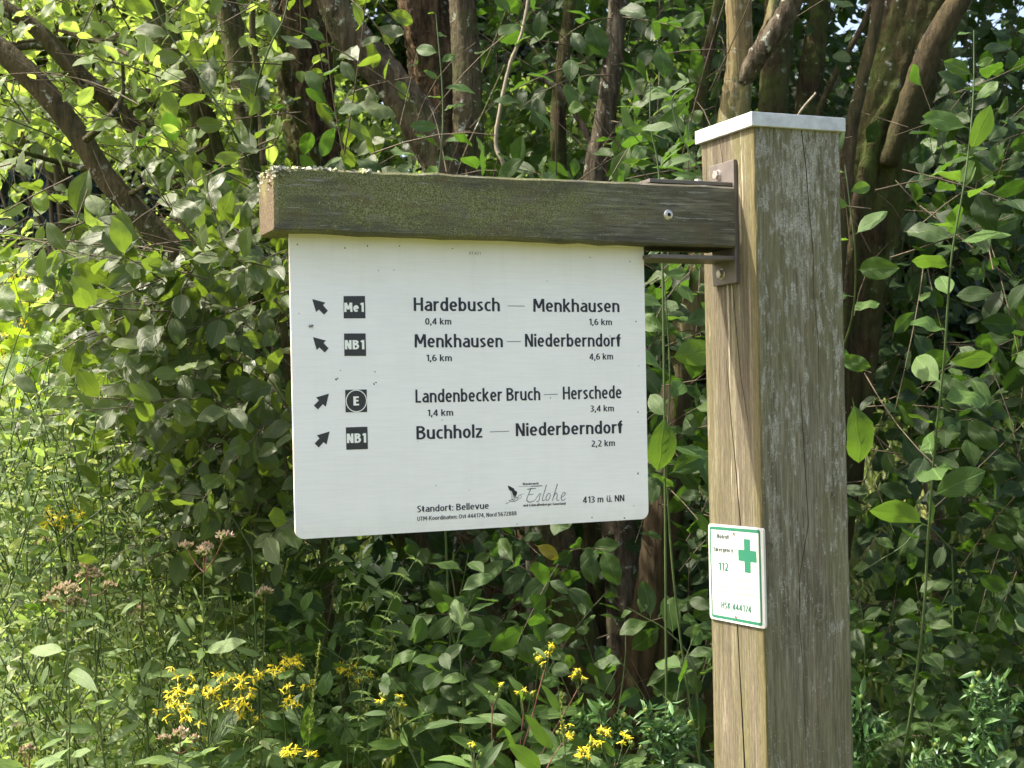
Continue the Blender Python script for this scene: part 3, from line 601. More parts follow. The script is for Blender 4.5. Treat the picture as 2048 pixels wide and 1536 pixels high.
# ---- lettering: a condensed sans drawn with strokes (cap height 1)
def _arc(cx, cy, rx, ry, a0, a1, n=14):
    t = np.radians(np.linspace(a0, a1, max(3, int(n*abs(a1-a0)/180)+2))); return [(cx+rx*math.cos(a), cy+ry*math.sin(a)) for a in t]
def glyph(ch, w):
    """-> advance, strokes (centre lines)"""
    h = w*.84; X = .735; A = 1.03; B = .47+w*.25; L, R, T, b = w/2, B-w/2, X-h/2, h/2; cx = B/2; sb = .04
    Y5 = X/2; rx, ry = cx-L, Y5-b
    D = .30
    bowl = lambda c=cx: _arc(c, Y5, rx, ry, 0, 360, 16)
    C_ = .56+w*.2; CL, CRr, cm = w/2, C_-w/2, C_/2; tp = 1-h/2
    def sp(P, n=26): return [tuple(q) for q in spline(P, n)]
    G = {
     'n': (B, [[(L, 0), (L, X)], [(L, .40)]+_arc(cx, .46, rx, T-.46, 170, 0)+[(R, 0)]]),
     'h': (B, [[(L, 0), (L, A)], [(L, .40)]+_arc(cx, .46, rx, T-.46, 170, 0)+[(R, 0)]]),
     'm': (B*1.68, [[(L, 0), (L, X)], [(L, .42)]+_arc(L+rx*.86, .48, rx*.86, T-.48, 170, 0)+[(L+rx*1.72, 0)], [(L+rx*1.72, .42)]+_arc(L+rx*2.58, .48, rx*.86, T-.48, 170, 0)+[(L+rx*3.44, 0)]]),
     'u': (B, [[(L, X)]+_arc(cx, .27, rx, .27-b, 180, 350)+[(R, .33)], [(R, X), (R, 0)]]),
     'r': (B*.68, [[(L, 0), (L, X)], [(L, .40)]+_arc(cx*1.1, .46, rx*1.1, T-.46, 172, 88)+[(B*.68, T)]]),
     'a': (B*.96, [[(R*.97, 0), (R*.97, .50)]+_arc(cx*.94, .52, rx*.98, T-.52, 0, 90)+[(L+.03, T-.045)], [(R*.97, .43)]+[(cx, .425)]+_arc(cx*.98, .225, rx*.98, .225-b, 115, 270)+[(R*.97, .13)]]),
     'd': (B, [[(R, 0), (R, A)], bowl()]), 'b': (B, [[(L, 0), (L, A)], bowl()]), 'p': (B, [[(L, -D), (L, X)], bowl()]), 'q': (B, [[(R, -D), (R, X)], bowl()]),
     'g': (B, [bowl(), [(R, X), (R, -.05)]+_arc(cx, -.06, rx, D-.06-b, 0, -90)+[(L+.02, -D+b+.02)]]),
     'e': (B*.98, [[(L, Y5), (R*.98, Y5)], _arc(cx*.98, Y5, rx*.98, ry, 0, 290, 16)+[(R*.97, b+.035)]]),
     'c': (B*.82, [[(R*.94, T-.02)]+_arc(cx, Y5, rx, ry, 95, 265, 16)+[(R*.94, b+.02)]]),
     'o': (B, [bowl()]),
     's': (B*.80, [sp([(R*.84, T-.03), (cx*.9, T), (L+.005, .56), (cx*.80, Y5+.005), (R*.78, .19), (cx*.7, b), (L*.8, b+.03)])]),
     'k': (B, [[(L, 0), (L, A)], [(L+w*.25, .36), (R-.01, X)], [(L+w*.7, .42), (R+.02, 0)]]),
     'l': (w, [[(L, 0), (L, A)]]), 'i': (w, [[(L, 0), (L, X)], [(L, .84), (L, .84+w*1.0)]]),
     'ü': (B, [[(L, X)]+_arc(cx, .27, rx, .27-b, 180, 350)+[(R, .33)], [(R, X), (R, 0)], [(L+.03, .84), (L+.03, .84+w)], [(R-.03, .84), (R-.03, .84+w)]]),
     'f': (B*.66, [[(L+.06, 0), (L+.06, .80)]+_arc(L+.06+.17, .80, .17, A-b-.80, 180, 95), [(-.02, X-b), (B*.62, X-b)]]),
     't': (B*.64, [[(L+.06, .93), (L+.06, .24)]+_arc(L+.06+.16, .24, .16, .24-b, 180, 268), [(-.02, X-b), (B*.60, X-b)]]),
     'z': (B*.84, [[(0, T), (B*.80, T)], [(B*.84-w*.5, X-h), (w*.5, h)], [(0, b), (B*.84, b)]]),
     'v': (B, [[(L*.7, X), (cx, .0)], [(B-L*.7, X), (cx, .0)]]), 'y': (B, [[(L*.7, X), (cx, .03)], [(B-L*.7, X), (cx-.03, -.2), (L, -.27)]]),
     'w': (B*1.5, [[(L*.7, X), (B*.42, 0)], [(B*.75, X), (B*.42, 0)], [(B*.75, X), (B*1.08, 0)], [(B*1.5-L*.7, X), (B*1.08, 0)]]),
     'H': (C_, [[(CL, 0), (CL, 1)], [(CRr, 0), (CRr, 1)], [(CL, .52), (CRr, .52)]]),
     'M': (C_*1.3, [[(CL, 0), (CL+.02, 1)], [(CL+.04, 1.0), (C_*.65, .28)], [(C_*1.3-CL-.04, 1.0), (C_*.65, .28)], [(C_*1.3-CL, 0), (C_*1.3-CL-.02, 1)]]),
     'N': (C_*1.02, [[(CL, 0), (CL, 1)], [(CL+w*.1, 1-w*.1), (CRr-w*.1, w*.1)], [(CRr, 0), (CRr, 1)]]),
     'B': (C_*.96, [[(CL, 0), (CL, 1)], [(CL, tp)]+_arc(cm*.85, .765, cm*.85-w*.35, tp-.765, 90, -90)+[(CL, .765*2-tp)], [(CL, .53)]+_arc(cm*.9, (.53+h/2)/2, cm*.95-w*.35, (.53-h/2)/2, 90, -90)+[(CL, h/2)]]),
     'L': (C_*.72, [[(CL, 0), (CL, 1)], [(CL, h/2), (C_*.72, h/2)]]),
     'E': (C_*.76, [[(CL, 0), (CL, 1)], [(CL, tp), (C_*.74, tp)], [(CL, .52), (C_*.68, .52)], [(CL, h/2), (C_*.76, h/2)]]),
     'S': (C_*.82, [sp([(C_*.74, tp-.03), (cm*.85, tp), (CL, .76), (cm*.8, .52), (C_*.82-w/2, .27), (cm*.7, h/2), (CL*.6, h/2+.03)])]),
     'K': (C_, [[(CL, 0), (CL, 1)], [(CL+w*.3, .48), (CRr, 1)], [(CL+w*.7, .58), (CRr+.02, 0)]]),
     'U': (C_, [[(CL, 1)]+_arc(cm, .30, cm-CL, .30-h/2, 180, 360)+[(CRr, 1)]]),
     'T': (C_*.84, [[(C_*.42, 0), (C_*.42, 1)], [(0, tp), (C_*.84, tp)]]),
     'O': (C_*1.08, [_arc(C_*.54, .5, C_*.54-w/2, .5-h/2, 0, 360, 18)]),
     'D': (C_*1.02, [[(CL, 0), (CL, 1)], [(CL, tp)]+_arc(cm*.8, .5, C_*1.02-w/2-cm*.8, .5-h/2, 90, -90)+[(CL, h/2)]]),
     'R': (C_*.98, [[(CL, 0), (CL, 1)], [(CL, tp)]+_arc(cm*.85, .74, cm*.95-w*.35, tp-.74, 90, -90)+[(CL, .48)], [(cm*.8, .48), (C_*.98-w*.4, 0)]]),
     'I': (w, [[(L, 0), (L, 1)]]), 'W': (C_*1.5, [[(L*.7, 1), (C_*.42, 0)], [(C_*.75, 1), (C_*.42, 0)], [(C_*.75, 1), (C_*1.08, 0)], [(C_*1.5-L*.7, 1), (C_*1.08, 0)]]),
     '.': (w, [[(L, 0), (L, w*1.05)]]), ',': (w*1.1, [[(L*1.1, w*1.05), (L*1.0, 0), (L*.3, -w*1.1)]]), ':': (w, [[(L, 0), (L, w*1.05)], [(L, .52), (L, .52+w*1.05)]]),
     '-': (.30, [[(0, .36), (.28, .36)]]), ' ': (.19, []),
     '0': (B*1.02, [_arc(cx*1.02, .5, cx-L, .5-b, 0, 360, 18)]),
     '1': (B*.74, [[(B*.56, 0), (B*.56, 1)], [(B*.56, .96), (B*.56-.20, .80)]]),
     '2': (B*1.0, [sp([(L*.8, .88), (cx*.9, tp), (R*.97, .74), (cx*1.15, .42), (L*.9, b+.01)]), [(L*.5, b), (B, b)]]),
     '3': (B*.98, [sp([(L*.6, tp-.04), (cx*.9, tp), (R*.93, .765), (cx*.8, .535)], 18), sp([(cx*.7, .535), (R*.98, .29), (cx*.8, b), (L*.5, b+.03)], 18)]),
     '4': (B*1.06, [[(R*.86, 0), (R*.86, 1)], [(R*.84, .95), (L*.5, .28)], [(0, .26), (B*1.06, .26)]]),
     '5': (B*.98, [[(L*1.3, .52), (L*1.3, 1)], [(L, tp), (B*.9, tp)], sp([(L*.8, .57), (cx*1.0, .585), (R*.98, .31), (cx*.8, b), (L*.5, b+.02)], 20)]),
     '6': (B*1.02, [_arc(cx*1.02, .31, rx, .31-b, 0, 360, 16), sp([(R*.9, tp-.01), (cx*.85, .88), (L, .55), (L, .31)], 16)]),
     '7': (B*.98, [[(0, tp), (B*.94, tp)], [(B*.90, 1-h), (cx*.65, 0)]]),
     '8': (B*1.02, [_arc(cx*1.02, .265, rx, .265-b, 0, 360, 16), _arc(cx*1.02, .755, rx*.88, .245-b, 0, 360, 16)]),
    }
    return G[ch][0]+2*sb, [[(x+sb, y) for x, y in s_] for s_ in G[ch][1]]
def ribbon(P, w, h):
    P = np.array(P, float); closed = np.allclose(P[0], P[-1]) and len(P) > 4; n = len(P)
    d = np.diff(P, axis=0); d /= np.linalg.norm(d, axis=1)[:, None]+1e-9; nn = np.stack([-d[:, 1], d[:, 0]], 1)
    N = np.zeros((n, 2)); N[0], N[-1] = nn[0], nn[-1]
    if closed: m = nn[0]+nn[-1]; m /= np.linalg.norm(m); N[0] = N[-1] = m
    for i in range(1, n-1):
        m = nn[i-1]+nn[i]; l = np.linalg.norm(m); m = m/l if l > .3 else nn[i]; N[i] = m/max(.6, m@nn[i])
    hw = .5*(w*np.abs(N[:, 0])+h*np.abs(N[:, 1]))/(np.abs(N[:, 0])+np.abs(N[:, 1]))*1.0
    hw = .5*np.sqrt((w*N[:, 0])**2+(h*N[:, 1])**2)/np.linalg.norm(N, axis=1); N = N*hw[:, None]
    return P+N, P-N
def text_geo(s, w):
    x = 0.0; V = []; F = []; lay = []
    for k, ch in enumerate(s):
        adv, st = glyph(ch, w)
        for q, p in enumerate(st):
            a, b = ribbon(p, w, w*.84); n = len(a); o = len(V); V += [(u[0]+x, u[1]) for u in a]+[(u[0]+x, u[1]) for u in b]; lay += [q]*(2*n)
            F += [(o+i, o+n+i, o+n+i+1, o+i+1) for i in range(n-1)]
        x += adv
    return np.array(V), F, np.array(lay)
def place_text(name, s, A, B, hpx, plane, mat, parent, off, bold=.15, eps=.00030, out=(0, -1, 0)):
    """flat print fitted between two points of the surface; plane maps photo points to the surface"""
    a, b = np.array(plane(*A)), np.array(plane(*B)); hh = np.linalg.norm(np.array(plane(A[0], A[1]-hpx))-a)
    V, F, lay = text_geo(s, bold); x0, x1 = V[:, 0].min(), V[:, 0].max(); u = (V[:, 0]-x0)/(x1-x0); o = np.array(out)
    W_ = a[None]+u[:, None]*(b-a)[None]+V[:, 1:2]*hh*np.array([[0, 0, 1]])+(eps+lay*.00003)[:, None]*o[None]-np.array(off)[None]
    return link(name, mesh_np(name, W_, F, smooth=False), mat, parent)
def poly_mesh(name, polys, plane, mat, parent, off, eps=.0003, out=(0, -1, 0)):
    bm = bmesh.new()
    for p in polys:
        bm.faces.new([bm.verts.new(Vector(np.array(plane(x, y))+np.array(out)*eps-np.array(off))) for x, y in p])
    bmesh.ops.triangulate(bm, faces=bm.faces[:])
    me = bpy.data.meshes.new(name); bm.to_mesh(me); bm.free(); return link(name, me, mat, parent)
def stroke_polys(pts, w0, w1=None, n=None):
    """ribbon quads along a smooth stroke in photo pixels; pts (x,y[,width])"""
    P = np.array([(p[0], p[1], (p[2] if len(p) > 2 else w0)) for p in pts], float)
    Q = spline(P, n or max(6, 5*len(P))); d = np.gradient(Q[:, :2], axis=0); d /= np.linalg.norm(d, axis=1)[:, None]+1e-9
    nrm = np.stack([-d[:, 1], d[:, 0]], 1)*Q[:, 2:3]/2; L = Q[:, :2]+nrm; R = Q[:, :2]-nrm
    return [(tuple(L[i]), tuple(L[i+1]), tuple(R[i+1]), tuple(R[i])) for i in range(len(Q)-1)]
OFFS = rl(post_root)
SY = lambda x, y: on_y(x, y, YF)
ts = lambda *a, **k: place_text('lettering', *a, plane=SY, parent=sign, off=OFFS, **k)
big = dict(mat=M['text'], bold=.158); sm = dict(mat=M['text'], bold=.15)
for s, x0, y0, x1, y1, h in [('Hardebusch', 827.4, 622, 999.7, 622.6, 27.0), ('Menkhausen', 1066.4, 623.6, 1239, 624.5, 26.0),
        ('Menkhausen', 829.1, 694.9, 1005.7, 694.6, 26.4), ('Niederberndorf', 1050, 693.6, 1241.2, 693.3, 25.8),
        ('Landenbecker Bruch', 830.9, 805.6, 1080.6, 800.4, 26.4), ('Herschede', 1125.7, 799.1, 1243.2, 796.6, 25.6),
        ('Buchholz', 832.9, 879, 964.8, 875.2, 26.6), ('Niederberndorf', 1031.6, 872.6, 1245, 866.4, 26.0)]:
    ts(s, (x0, y0), (x1, y1), h, **big)
for s, x0, y0, x1, y1, h in [('0,4 km', 850.3, 649.2, 902.6, 649.2, 13), ('1,6 km', 1178, 650, 1223.8, 650.3, 12.6), ('1,6 km', 852.5, 722.4, 903.6, 722, 13),
        ('4,6 km', 1178.5, 719.6, 1226, 718.9, 12.6), ('1,4 km', 854.8, 832.4, 906.3, 831.2, 13), ('3,4 km', 1181, 823.6, 1227.8, 822.5, 12.6), ('2,2 km', 1182.7, 893.7, 1229.8, 891.8, 12.6),
        ('Standort: Bellevue', 834.3, 1024.8, 977.6, 1017.4, 13.2), ('413 m ü. NN', 1165.5, 1006.4, 1248.5, 1002.4, 13.0), ('UTM-Koordinaten: Ost 444174, Nord 5672888', 834.5, 1041.9, 1033, 1030.4, 8.4)]:
    ts(s, (x0, y0), (x1, y1), h, **sm)
ts('Wanderwelt', (1045.1, 970.4), (1076.8, 969.1), 4.6, mat=M['text'], bold=.19)
ts('und Schmallenberger Sauerland', (1046.5, 1013.4), (1131.1, 1009.2), 5.2, mat=M['text'], bold=.19)
ts('01 421', (938, 509.2), (961, 509.8), 6.0, mat=M['line_grey'], bold=.10)
dash = []
for x0, y0, x1, y1 in ((1014.9, 611.8, 1049.3, 612.3), (1013.4, 683.2, 1041.8, 683), (1087.3, 789.2, 1115.7, 788.4), (979.3, 863.8, 1018.4, 862.4)):
    poly_mesh('dash', stroke_polys([(x0, y0), (x1, y1)], 1.3, n=2), SY, M['line_grey'], sign, OFFS)
def sc(k, ox, oy, L): return [(ox+x/k, oy+y/k) for x, y in L]
for L in (sc(5.119, 540, 480, [(432, 605), (566, 641), (540, 665), (592, 724), (553, 765), (500, 712), (471, 738)]),
          sc(5.119, 540, 480, [(440, 994), (571, 1029), (545, 1052), (599, 1109), (560, 1152), (505, 1100), (477, 1126)]),
          sc(5.91, 600, 660, [(341, 752), (305, 908), (269, 877), (211, 940), (163, 893), (222, 832), (190, 796)]),
          sc(5.91, 600, 660, [(350, 1199), (313, 1355), (278, 1325), (221, 1389), (172, 1342), (230, 1280), (198, 1245)])):
    poly_mesh('arrow', ([[L[0], L[1], L[2], L[5], L[6]], [L[2], L[3], L[4], L[5]]] if len(L) == 7 and L[0][1] < L[4][1] and L[0][0] < L[4][0] else [[L[0], L[1], L[2], L[5], L[6]], [L[2], L[3], L[4], L[5]]]), SY, M['badge'], sign, OFFS)
for L in (sc(5.119, 540, 480, [(752, 574), (972, 573), (977, 802), (754, 803)]), sc(5.119, 540, 480, [(757, 957), (978, 956), (984, 1187), (761, 1187)]),
          sc(5.91, 600, 660, [(533, 709), (788, 702), (793, 969), (538, 973)]), sc(5.91, 600, 660, [(541, 1151), (797, 1143), (802, 1407), (547, 1416)])):
    poly_mesh('route_badge', [L], SY, M['badge'], sign, OFFS)
for s, x0, y0, x1, y1, h in (('Me1', 540+758/5.119, 480+737/5.119, 540+960/5.119, 480+736/5.119, 94/5.119), ('NB1', 540+765/5.119, 480+1120/5.119, 540+965/5.119, 480+1119/5.119, 95/5.119),
                             ('E', 600+630/5.91, 660+893/5.91, 600+697/5.91, 660+891/5.91, 108/5.91), ('NB1', 600+552/5.91, 660+1337/5.91, 600+781/5.91, 660+1331/5.91, 112/5.91)):
    place_text('badge_lettering', s, (x0, y0), (x1, y1), h, SY, M['badge_white'], sign, OFFS, bold=.215, eps=.0007)
ring = [(600+(664+120*math.cos(t))/5.91, 660+(838+127*math.sin(t))/5.91) for t in np.linspace(0, 2*math.pi, 49)]
poly_mesh('badge_ring', stroke_polys(ring, 1.7, n=64), SY, M['badge_white'], sign, OFFS, eps=.0007)
# heron emblem and handwritten word
LG = lambda L: [(990+p[0]/7.314, 940+p[1]/7.314) + ((p[2]/7.314,) if len(p) > 2 else ()) for p in L]
strokes = []
def S(L, w): strokes.extend(stroke_polys(LG(L), w/7.314))
S([(345, 243), (440, 241), (530, 238)], 4); S([(530, 238), (610, 235), (692, 230)], 10)
S([(470, 283, 9), (520, 276, 12), (600, 268, 6)], 9)
S([(524, 262, 8), (512, 300, 9), (495, 340, 8), (482, 372, 8), (468, 410, 9), (466, 445, 10), (490, 466, 11), (530, 466, 10), (578, 448, 6)], 9)
S([(494, 362, 6), (530, 360, 8), (562, 352, 5)], 7)
S([(578, 448, 5), (612, 398, 6), (650, 348, 8), (672, 350, 6), (652, 385, 7), (646, 430, 8), (628, 462, 8), (600, 462, 5)], 7)
S([(752, 214, 10), (738, 265, 9), (718, 330, 9), (700, 390, 8), (692, 435, 8), (704, 452, 8), (732, 432, 5)], 8)
S([(800, 340, 6), (772, 352, 8), (748, 395, 9), (745, 432, 8), (765, 445, 8), (790, 425, 8), (806, 380, 8), (802, 345, 7), (780, 340, 5)], 8)
S([(912, 204, 12), (895, 262, 10), (872, 335, 9), (852, 400, 8), (838, 452, 8)], 9)
S([(846, 420, 5), (878, 352, 7), (902, 336, 8), (908, 372, 8), (902, 420, 8), (914, 446, 8), (940, 436, 5)], 8)
S([(968, 404, 5), (1005, 378, 7), (1026, 345, 7), (1010, 326, 6), (984, 352, 8), (966, 405, 9), (978, 442, 9), (1006, 440, 7), (1032, 412, 4)], 8)
S([(1016, 352, 4), (1055, 335, 3)], 4)
S([(212, 290), (232, 320), (240, 370), (240, 410), (252, 440)], 4); S([(246, 300), (262, 350), (262, 400)], 6); S([(300, 330), (300, 370), (285, 400)], 9)
S([(205, 446, 6), (240, 462, 7), (285, 458, 8), (318, 440, 7), (334, 408, 6), (318, 396, 5), (285, 405, 6), (255, 428, 5), (262, 446, 4)], 6)
S([(155, 478, 5), (172, 490, 7), (200, 474, 4), (226, 458, 4)], 5); S([(262, 440), (300, 420), (326, 400)], 5); S([(205, 442), (250, 436), (290, 444)], 5)
S([(330, 432, 4), (366, 418, 4), (386, 392, 4), (370, 366, 5), (346, 376, 5), (346, 398, 4), (366, 408, 3)], 4); S([(362, 368, 5), (392, 356, 4), (420, 344, 3)], 4)
poly_mesh('emblem', strokes, SY, M['text'], sign, OFFS)
wing = LG([(188, 225), (240, 250), (275, 270), (290, 298), (322, 318), (320, 360), (306, 352), (302, 392), (284, 372), (278, 398), (266, 352), (256, 366), (250, 320), (236, 306), (208, 292), (193, 265)])
poly_mesh('emblem_wing', [wing], SY, M['text'], sign, OFFS)
# specks stuck to the board
def specks():
    bm = bmesh.new(); r = random.Random(4)
    pts = [(672, 759, 4), (675, 757, 3), (748, 768, 3.5), (752, 765, 3), (681, 741, 2), (750, 743.5, 2.5), (757, 541, 2), (788, 540, 2), (1272, 643, 3), (1276, 824, 3), (1276, 947, 4), (1184, 1035, 3), (1249, 1036, 3.5), (1278, 732, 2), (595, 489, 3),
           (1034, 1048, 2), (872, 971, 2), (995, 1056, 2), (1101, 796, 2.5), (884, 840, 2), (598, 627, 2), (1220, 672, 2.5), (1268, 1012, 2), (1094, 562, 2), (905, 497, 2.5), (690, 496, 3), (735, 492, 3), (799, 492, 2.5), (1260, 523, 2.5), (1180, 515, 2.5)]
    for x, y, s in pts:
        m = Matrix.Translation(Vector(on_y(x, y, YF))-Vector(OFFS)) @ Matrix.Rotation(r.uniform(0, 3), 4, 'Y') @ Matrix.Diagonal((s*.00045, .0005, s*.0003, 1))
        bmesh.ops.create_icosphere(bm, subdivisions=1, radius=1, matrix=m)
    me = bpy.data.meshes.new('dirt_speck'); bm.to_mesh(me); bm.free(); o = link('dirt_speck', me, M['speck'], sign); o['kind'] = 'stuff'
specks()
# tiny fly
def fly():
    c = Vector(on_y(623, 652, YF-.0012)); o = empty('fly', c, 'tiny dark fly sitting on the white board below the top left arrow', 'insect')
    bm = bmesh.new()
    for p, s in (((0, 0, 0), (.0016, .0009, .0009)), ((.0018, 0, .0006), (.0009, .0008, .0008)), ((-.002, 0, -.0008), (.0015, .0007, .0007))):
        bmesh.ops.create_icosphere(bm, subdivisions=2, radius=1, matrix=Matrix.Translation(p) @ Matrix.Diagonal((*s, 1)))
    link('body', (lambda me: (bm.to_mesh(me), me)[1])(bpy.data.meshes.new('body')), M['fly'], o); bm.free()
    for sgn in (1, -1):
        V = [(0, -.0008, 0), (-.003, -.001, -.0004+sgn*.0016), (-.0042, -.001, -.0012+sgn*.0010), (-.002, -.0008, -.0008)]
        link('wing', mesh_np('wing', V, [(0, 1, 2, 3)]), M['line_grey'], o)
    t = Tubes()
    for a in (-1, 0, 1):
        for sgn in (1, -1):
            t.add(np.array([(a*.0008, 0, 0), (a*.0012, -.0002, sgn*.0014), (a*.002, .001, sgn*.0026)]), .00009, 4)
    me = mesh_np('leg', np.vstack(t.V), np.vstack(t.F)); l = link('legs', me, M['fly'], o)
fly()

# ------------------------------------------------------------------ emergency plaque
XF = -.0035
SX = lambda x, y: on_x(x, y, XF)
E_ = lambda X, Y: (1400+X/6.4, 1030+Y/6.4)
em_c = on_x(*E_(470, 780), 0)
em = empty('emergency_sign', em_c, 'small white green-framed emergency number plaque screwed to the sunlit side of the post', 'sign')
EO = rl(em)
def plaque():
    c = [SX(*E_(*p)) for p in ((105, 110), (808, 172), (838, 1462), (128, 1322))]; c = [(q[1], q[2]) for q in c]; out = []; r = .005; n = 4
    for i in range(4):
        p, a, b = Vector(c[i]), Vector(c[i-1]), Vector(c[(i+1) % 4]); da = (a-p).normalized(); db = (b-p).normalized(); ctr = p+da*r+db*r
        for k in range(7):
            th = k/6*math.pi/2; out.append(ctr-db*r*math.cos(th)-da*r*math.sin(th))
    bm = bmesh.new(); f0 = [bm.verts.new(Vector((XF, q.x, q.y))-Vector(EO)) for q in out]; f1 = [bm.verts.new(Vector((XF+.003, q.x, q.y))-Vector(EO)) for q in out]
    bm.faces.new(f0); bm.faces.new(list(reversed(f1)))
    for k in range(len(out)): bm.faces.new((f0[k], f1[k], f1[(k+1) % len(out)], f0[(k+1) % len(out)]))
    bmesh.ops.recalc_face_normals(bm, faces=bm.faces)
    me = bpy.data.meshes.new('plate'); bm.to_mesh(me); bm.free(); return link('plate', me, M['white_print'], em)
plaque()
O_ = [E_(122, 142), E_(770, 192), E_(802, 1425), E_(152, 1300)]; I_ = [E_(138, 181), E_(750, 233), E_(779, 1381), E_(165, 1268)]
def rnd4(c, r):
    out = []
    for i in range(4):
        p, a, b = Vector(c[i]), Vector(c[i-1]), Vector(c[(i+1) % 4]); da = (a-p).normalized(); db = (b-p).normalized(); ctr = p+da*r+db*r
        for k in range(5): th = k/4*math.pi/2; q = ctr-db*r*math.cos(th)-da*r*math.sin(th); out.append((q.x, q.y))
    return out
ro, ri = rnd4(O_, 4.5), rnd4(I_, .4)
poly_mesh('green_border', [(ro[k], ro[(k+1) % 20], ri[(k+1) % 20], ri[k]) for k in range(20)], SX, M['green_print'], em, EO, out=(-1, 0, 0))
poly_mesh('green_cross', [[E_(*p) for p in L] for L in ([(562, 306), (640, 312), (644.3, 456), (566, 447)], [(489, 438), (566, 447), (644.3, 456), (722, 465), (727, 613), (649, 603), (570, 592), (494, 582)], [(570, 592), (649, 603), (652, 745), (574, 735)])], SX, M['green_print'], em, EO, out=(-1, 0, 0))
for s, x0, y0, x1, y1, h, m, b in (('Notruf', 220, 300, 370, 312, 62, 'grey_text', .2), ('Emergency', 175, 462, 425, 484, 60, 'grey_text', .2), ('112', 242, 708, 368, 720, 104, 'green_text', .19),
        ('Dies ist ein registrierter', 275, 836, 645, 872, 42, 'faint_text', .14), ('Rettungspunkt. Im Notfall geben Sie', 182, 905, 745, 980, 42, 'faint_text', .14), ('die unten stehende Nummer an.', 205, 985, 710, 1052, 42, 'faint_text', .14),
        ('HSK 444174', 274, 1190, 660, 1254, 84, 'green_text', .19)):
    place_text('plaque_lettering', s, E_(x0, y0), E_(x1, y1), h/6.4, SX, M[m], em, EO, bold=b, out=(-1, 0, 0))
for X, Y in ((433, 236), (460, 1304)):
    round_screw(em, on_x(*E_(X, Y), XF-.0003), (-1, 0, .1), .0030, 'screw_rust', off=EO)
# fine rootlet clinging beside the plaque
t = Tubes(); base = on_y(1528, 1093, -.002)
pts = [on_y(x, y, -.002-.003*math.sin(i)) for i, (x, y) in enumerate(((1528, 1096), (1530, 1090), (1536, 1087), (1543, 1089), (1546, 1095), (1540, 1104), (1536, 1112)))]
r0 = empty('rootlet', pts[0], 'thin dark curled tendril clinging to the post beside the green cross plaque', 'tendril')
t.add(spline(pts, 24), .00035, 5); t.build('tendril', M['fly'], r0)

# knots on the post: small raised eyes
def knot(px, py, r, face='front', z=1.4):
    c = on_y(px, py, 0.0); bm = bmesh.new(); seg = 14; prev = None
    for a, h in ((0, -.001), (.35, .0008), (.6, -.0004), (1.0, .0012), (1.45, .0002)):
        ringv = [bm.verts.new(Vector((c[0]+math.cos(6.283*k/seg)*a*r, -h-.0002, c[2]+math.sin(6.283*k/seg)*a*r*1.25+.0006*math.sin(k*3)))-Vector(OFFS)) for k in range(seg)] if a else [bm.verts.new(Vector((c[0], -h, c[2]))-Vector(OFFS))]
        if prev:
            for k in range(seg):
                if len(prev) == 1: bm.faces.new((prev[0], ringv[k], ringv[(k+1) % seg]))
                else: bm.faces.new((prev[k], ringv[k], ringv[(k+1) % seg], prev[(k+1) % seg]))
        prev = ringv
    bmesh.ops.recalc_face_normals(bm, faces=bm.faces); me = bpy.data.meshes.new('knot'); bm.to_mesh(me); bm.free()
    link('knot', me, M['post_front'], post_root)
for k in ((1643, 592, .004), (1664, 988, .0035), (1638, 1228, .009), (1663, 386, .003)): knot(*k)

# ================================================================== vegetation
def leaf_template(w=.5, fold=.16, curl=.25, wave=.0, pet=.16, pw=.55, cols=5, seed=0, tip=1.0, lobes=0):
    """unit-length leaf along +Y, face up +Z; petiole from -pet to 0"""
    rows = [(-pet, .012), (0, .03), (.10, .55), (.24, .86), (.42, 1.0), (.60, .96), (.76, .74), (.90, .38), (1.0, .02)]
    if pw != .55:   # widest point shift
        rows = [(t if t <= 0 else t**(math.log(pw)/math.log(.47)), a) for t, a in rows]
    if lobes:
        rows = [(-pet, .012), (0, .03), (.07, .30), (.17, .62), (.24, .36), (.36, .88), (.44, .48), (.56, 1.0), (.65, .55), (.76, .86), (.84, .50), (.93, .55), (1.0, .05)]
    r = np.random.default_rng(seed); V = []; UV = []; xs = np.linspace(-1, 1, cols)
    side = r.uniform(-.12, .12)
    for i, (t, a) in enumerate(rows):
        hw = a*w/2; cz = -curl*max(t, 0)**2; cx = side*max(t, 0)**2
        for x in xs:
            xx = x*hw; z = fold*abs(x)*hw*1.6 - fold*(abs(x)**3)*hw*.9 + cz + (wave*math.sin(t*9+x*2.4+seed)*hw if t > 0 else 0)
            V.append((xx+cx, t, z)); UV.append((.5+x*a*.5, max(0, t)))
    V = np.array(V); n = len(rows)
    F = [(i*cols+j, i*cols+j+1, (i+1)*cols+j+1, (i+1)*cols+j) for i in range(n-1) for j in range(cols-1)]
    return V, np.array(F), np.array(UV)
TPL = {}
for i in range(5):
    TPL['willow%d' % i] = leaf_template(.52+.05*(i % 3), [.15, .3, .05, .22, .4][i], [.10, .28, .45, -.12, .2][i], [.12, .22, .3, .15, .1][i], seed=i, pw=.52+.05*(i % 2), cols=5 if i < 5 else 3)
    TPL['lance%d' % i] = leaf_template(.27+.04*(i % 3), [.2, .35, .1, .25, .4][i], [.25, .5, .15, .05, .35][i], [.1, .25, .2, .3, .1][i], seed=20+i, pet=.08, cols=3)
    TPL['oak%d' % i] = leaf_template(.62, [.1, .25, .15, .3, .05][i], [.15, .3, -.05, .2, .4][i], .2, seed=40+i, lobes=1, cols=3)
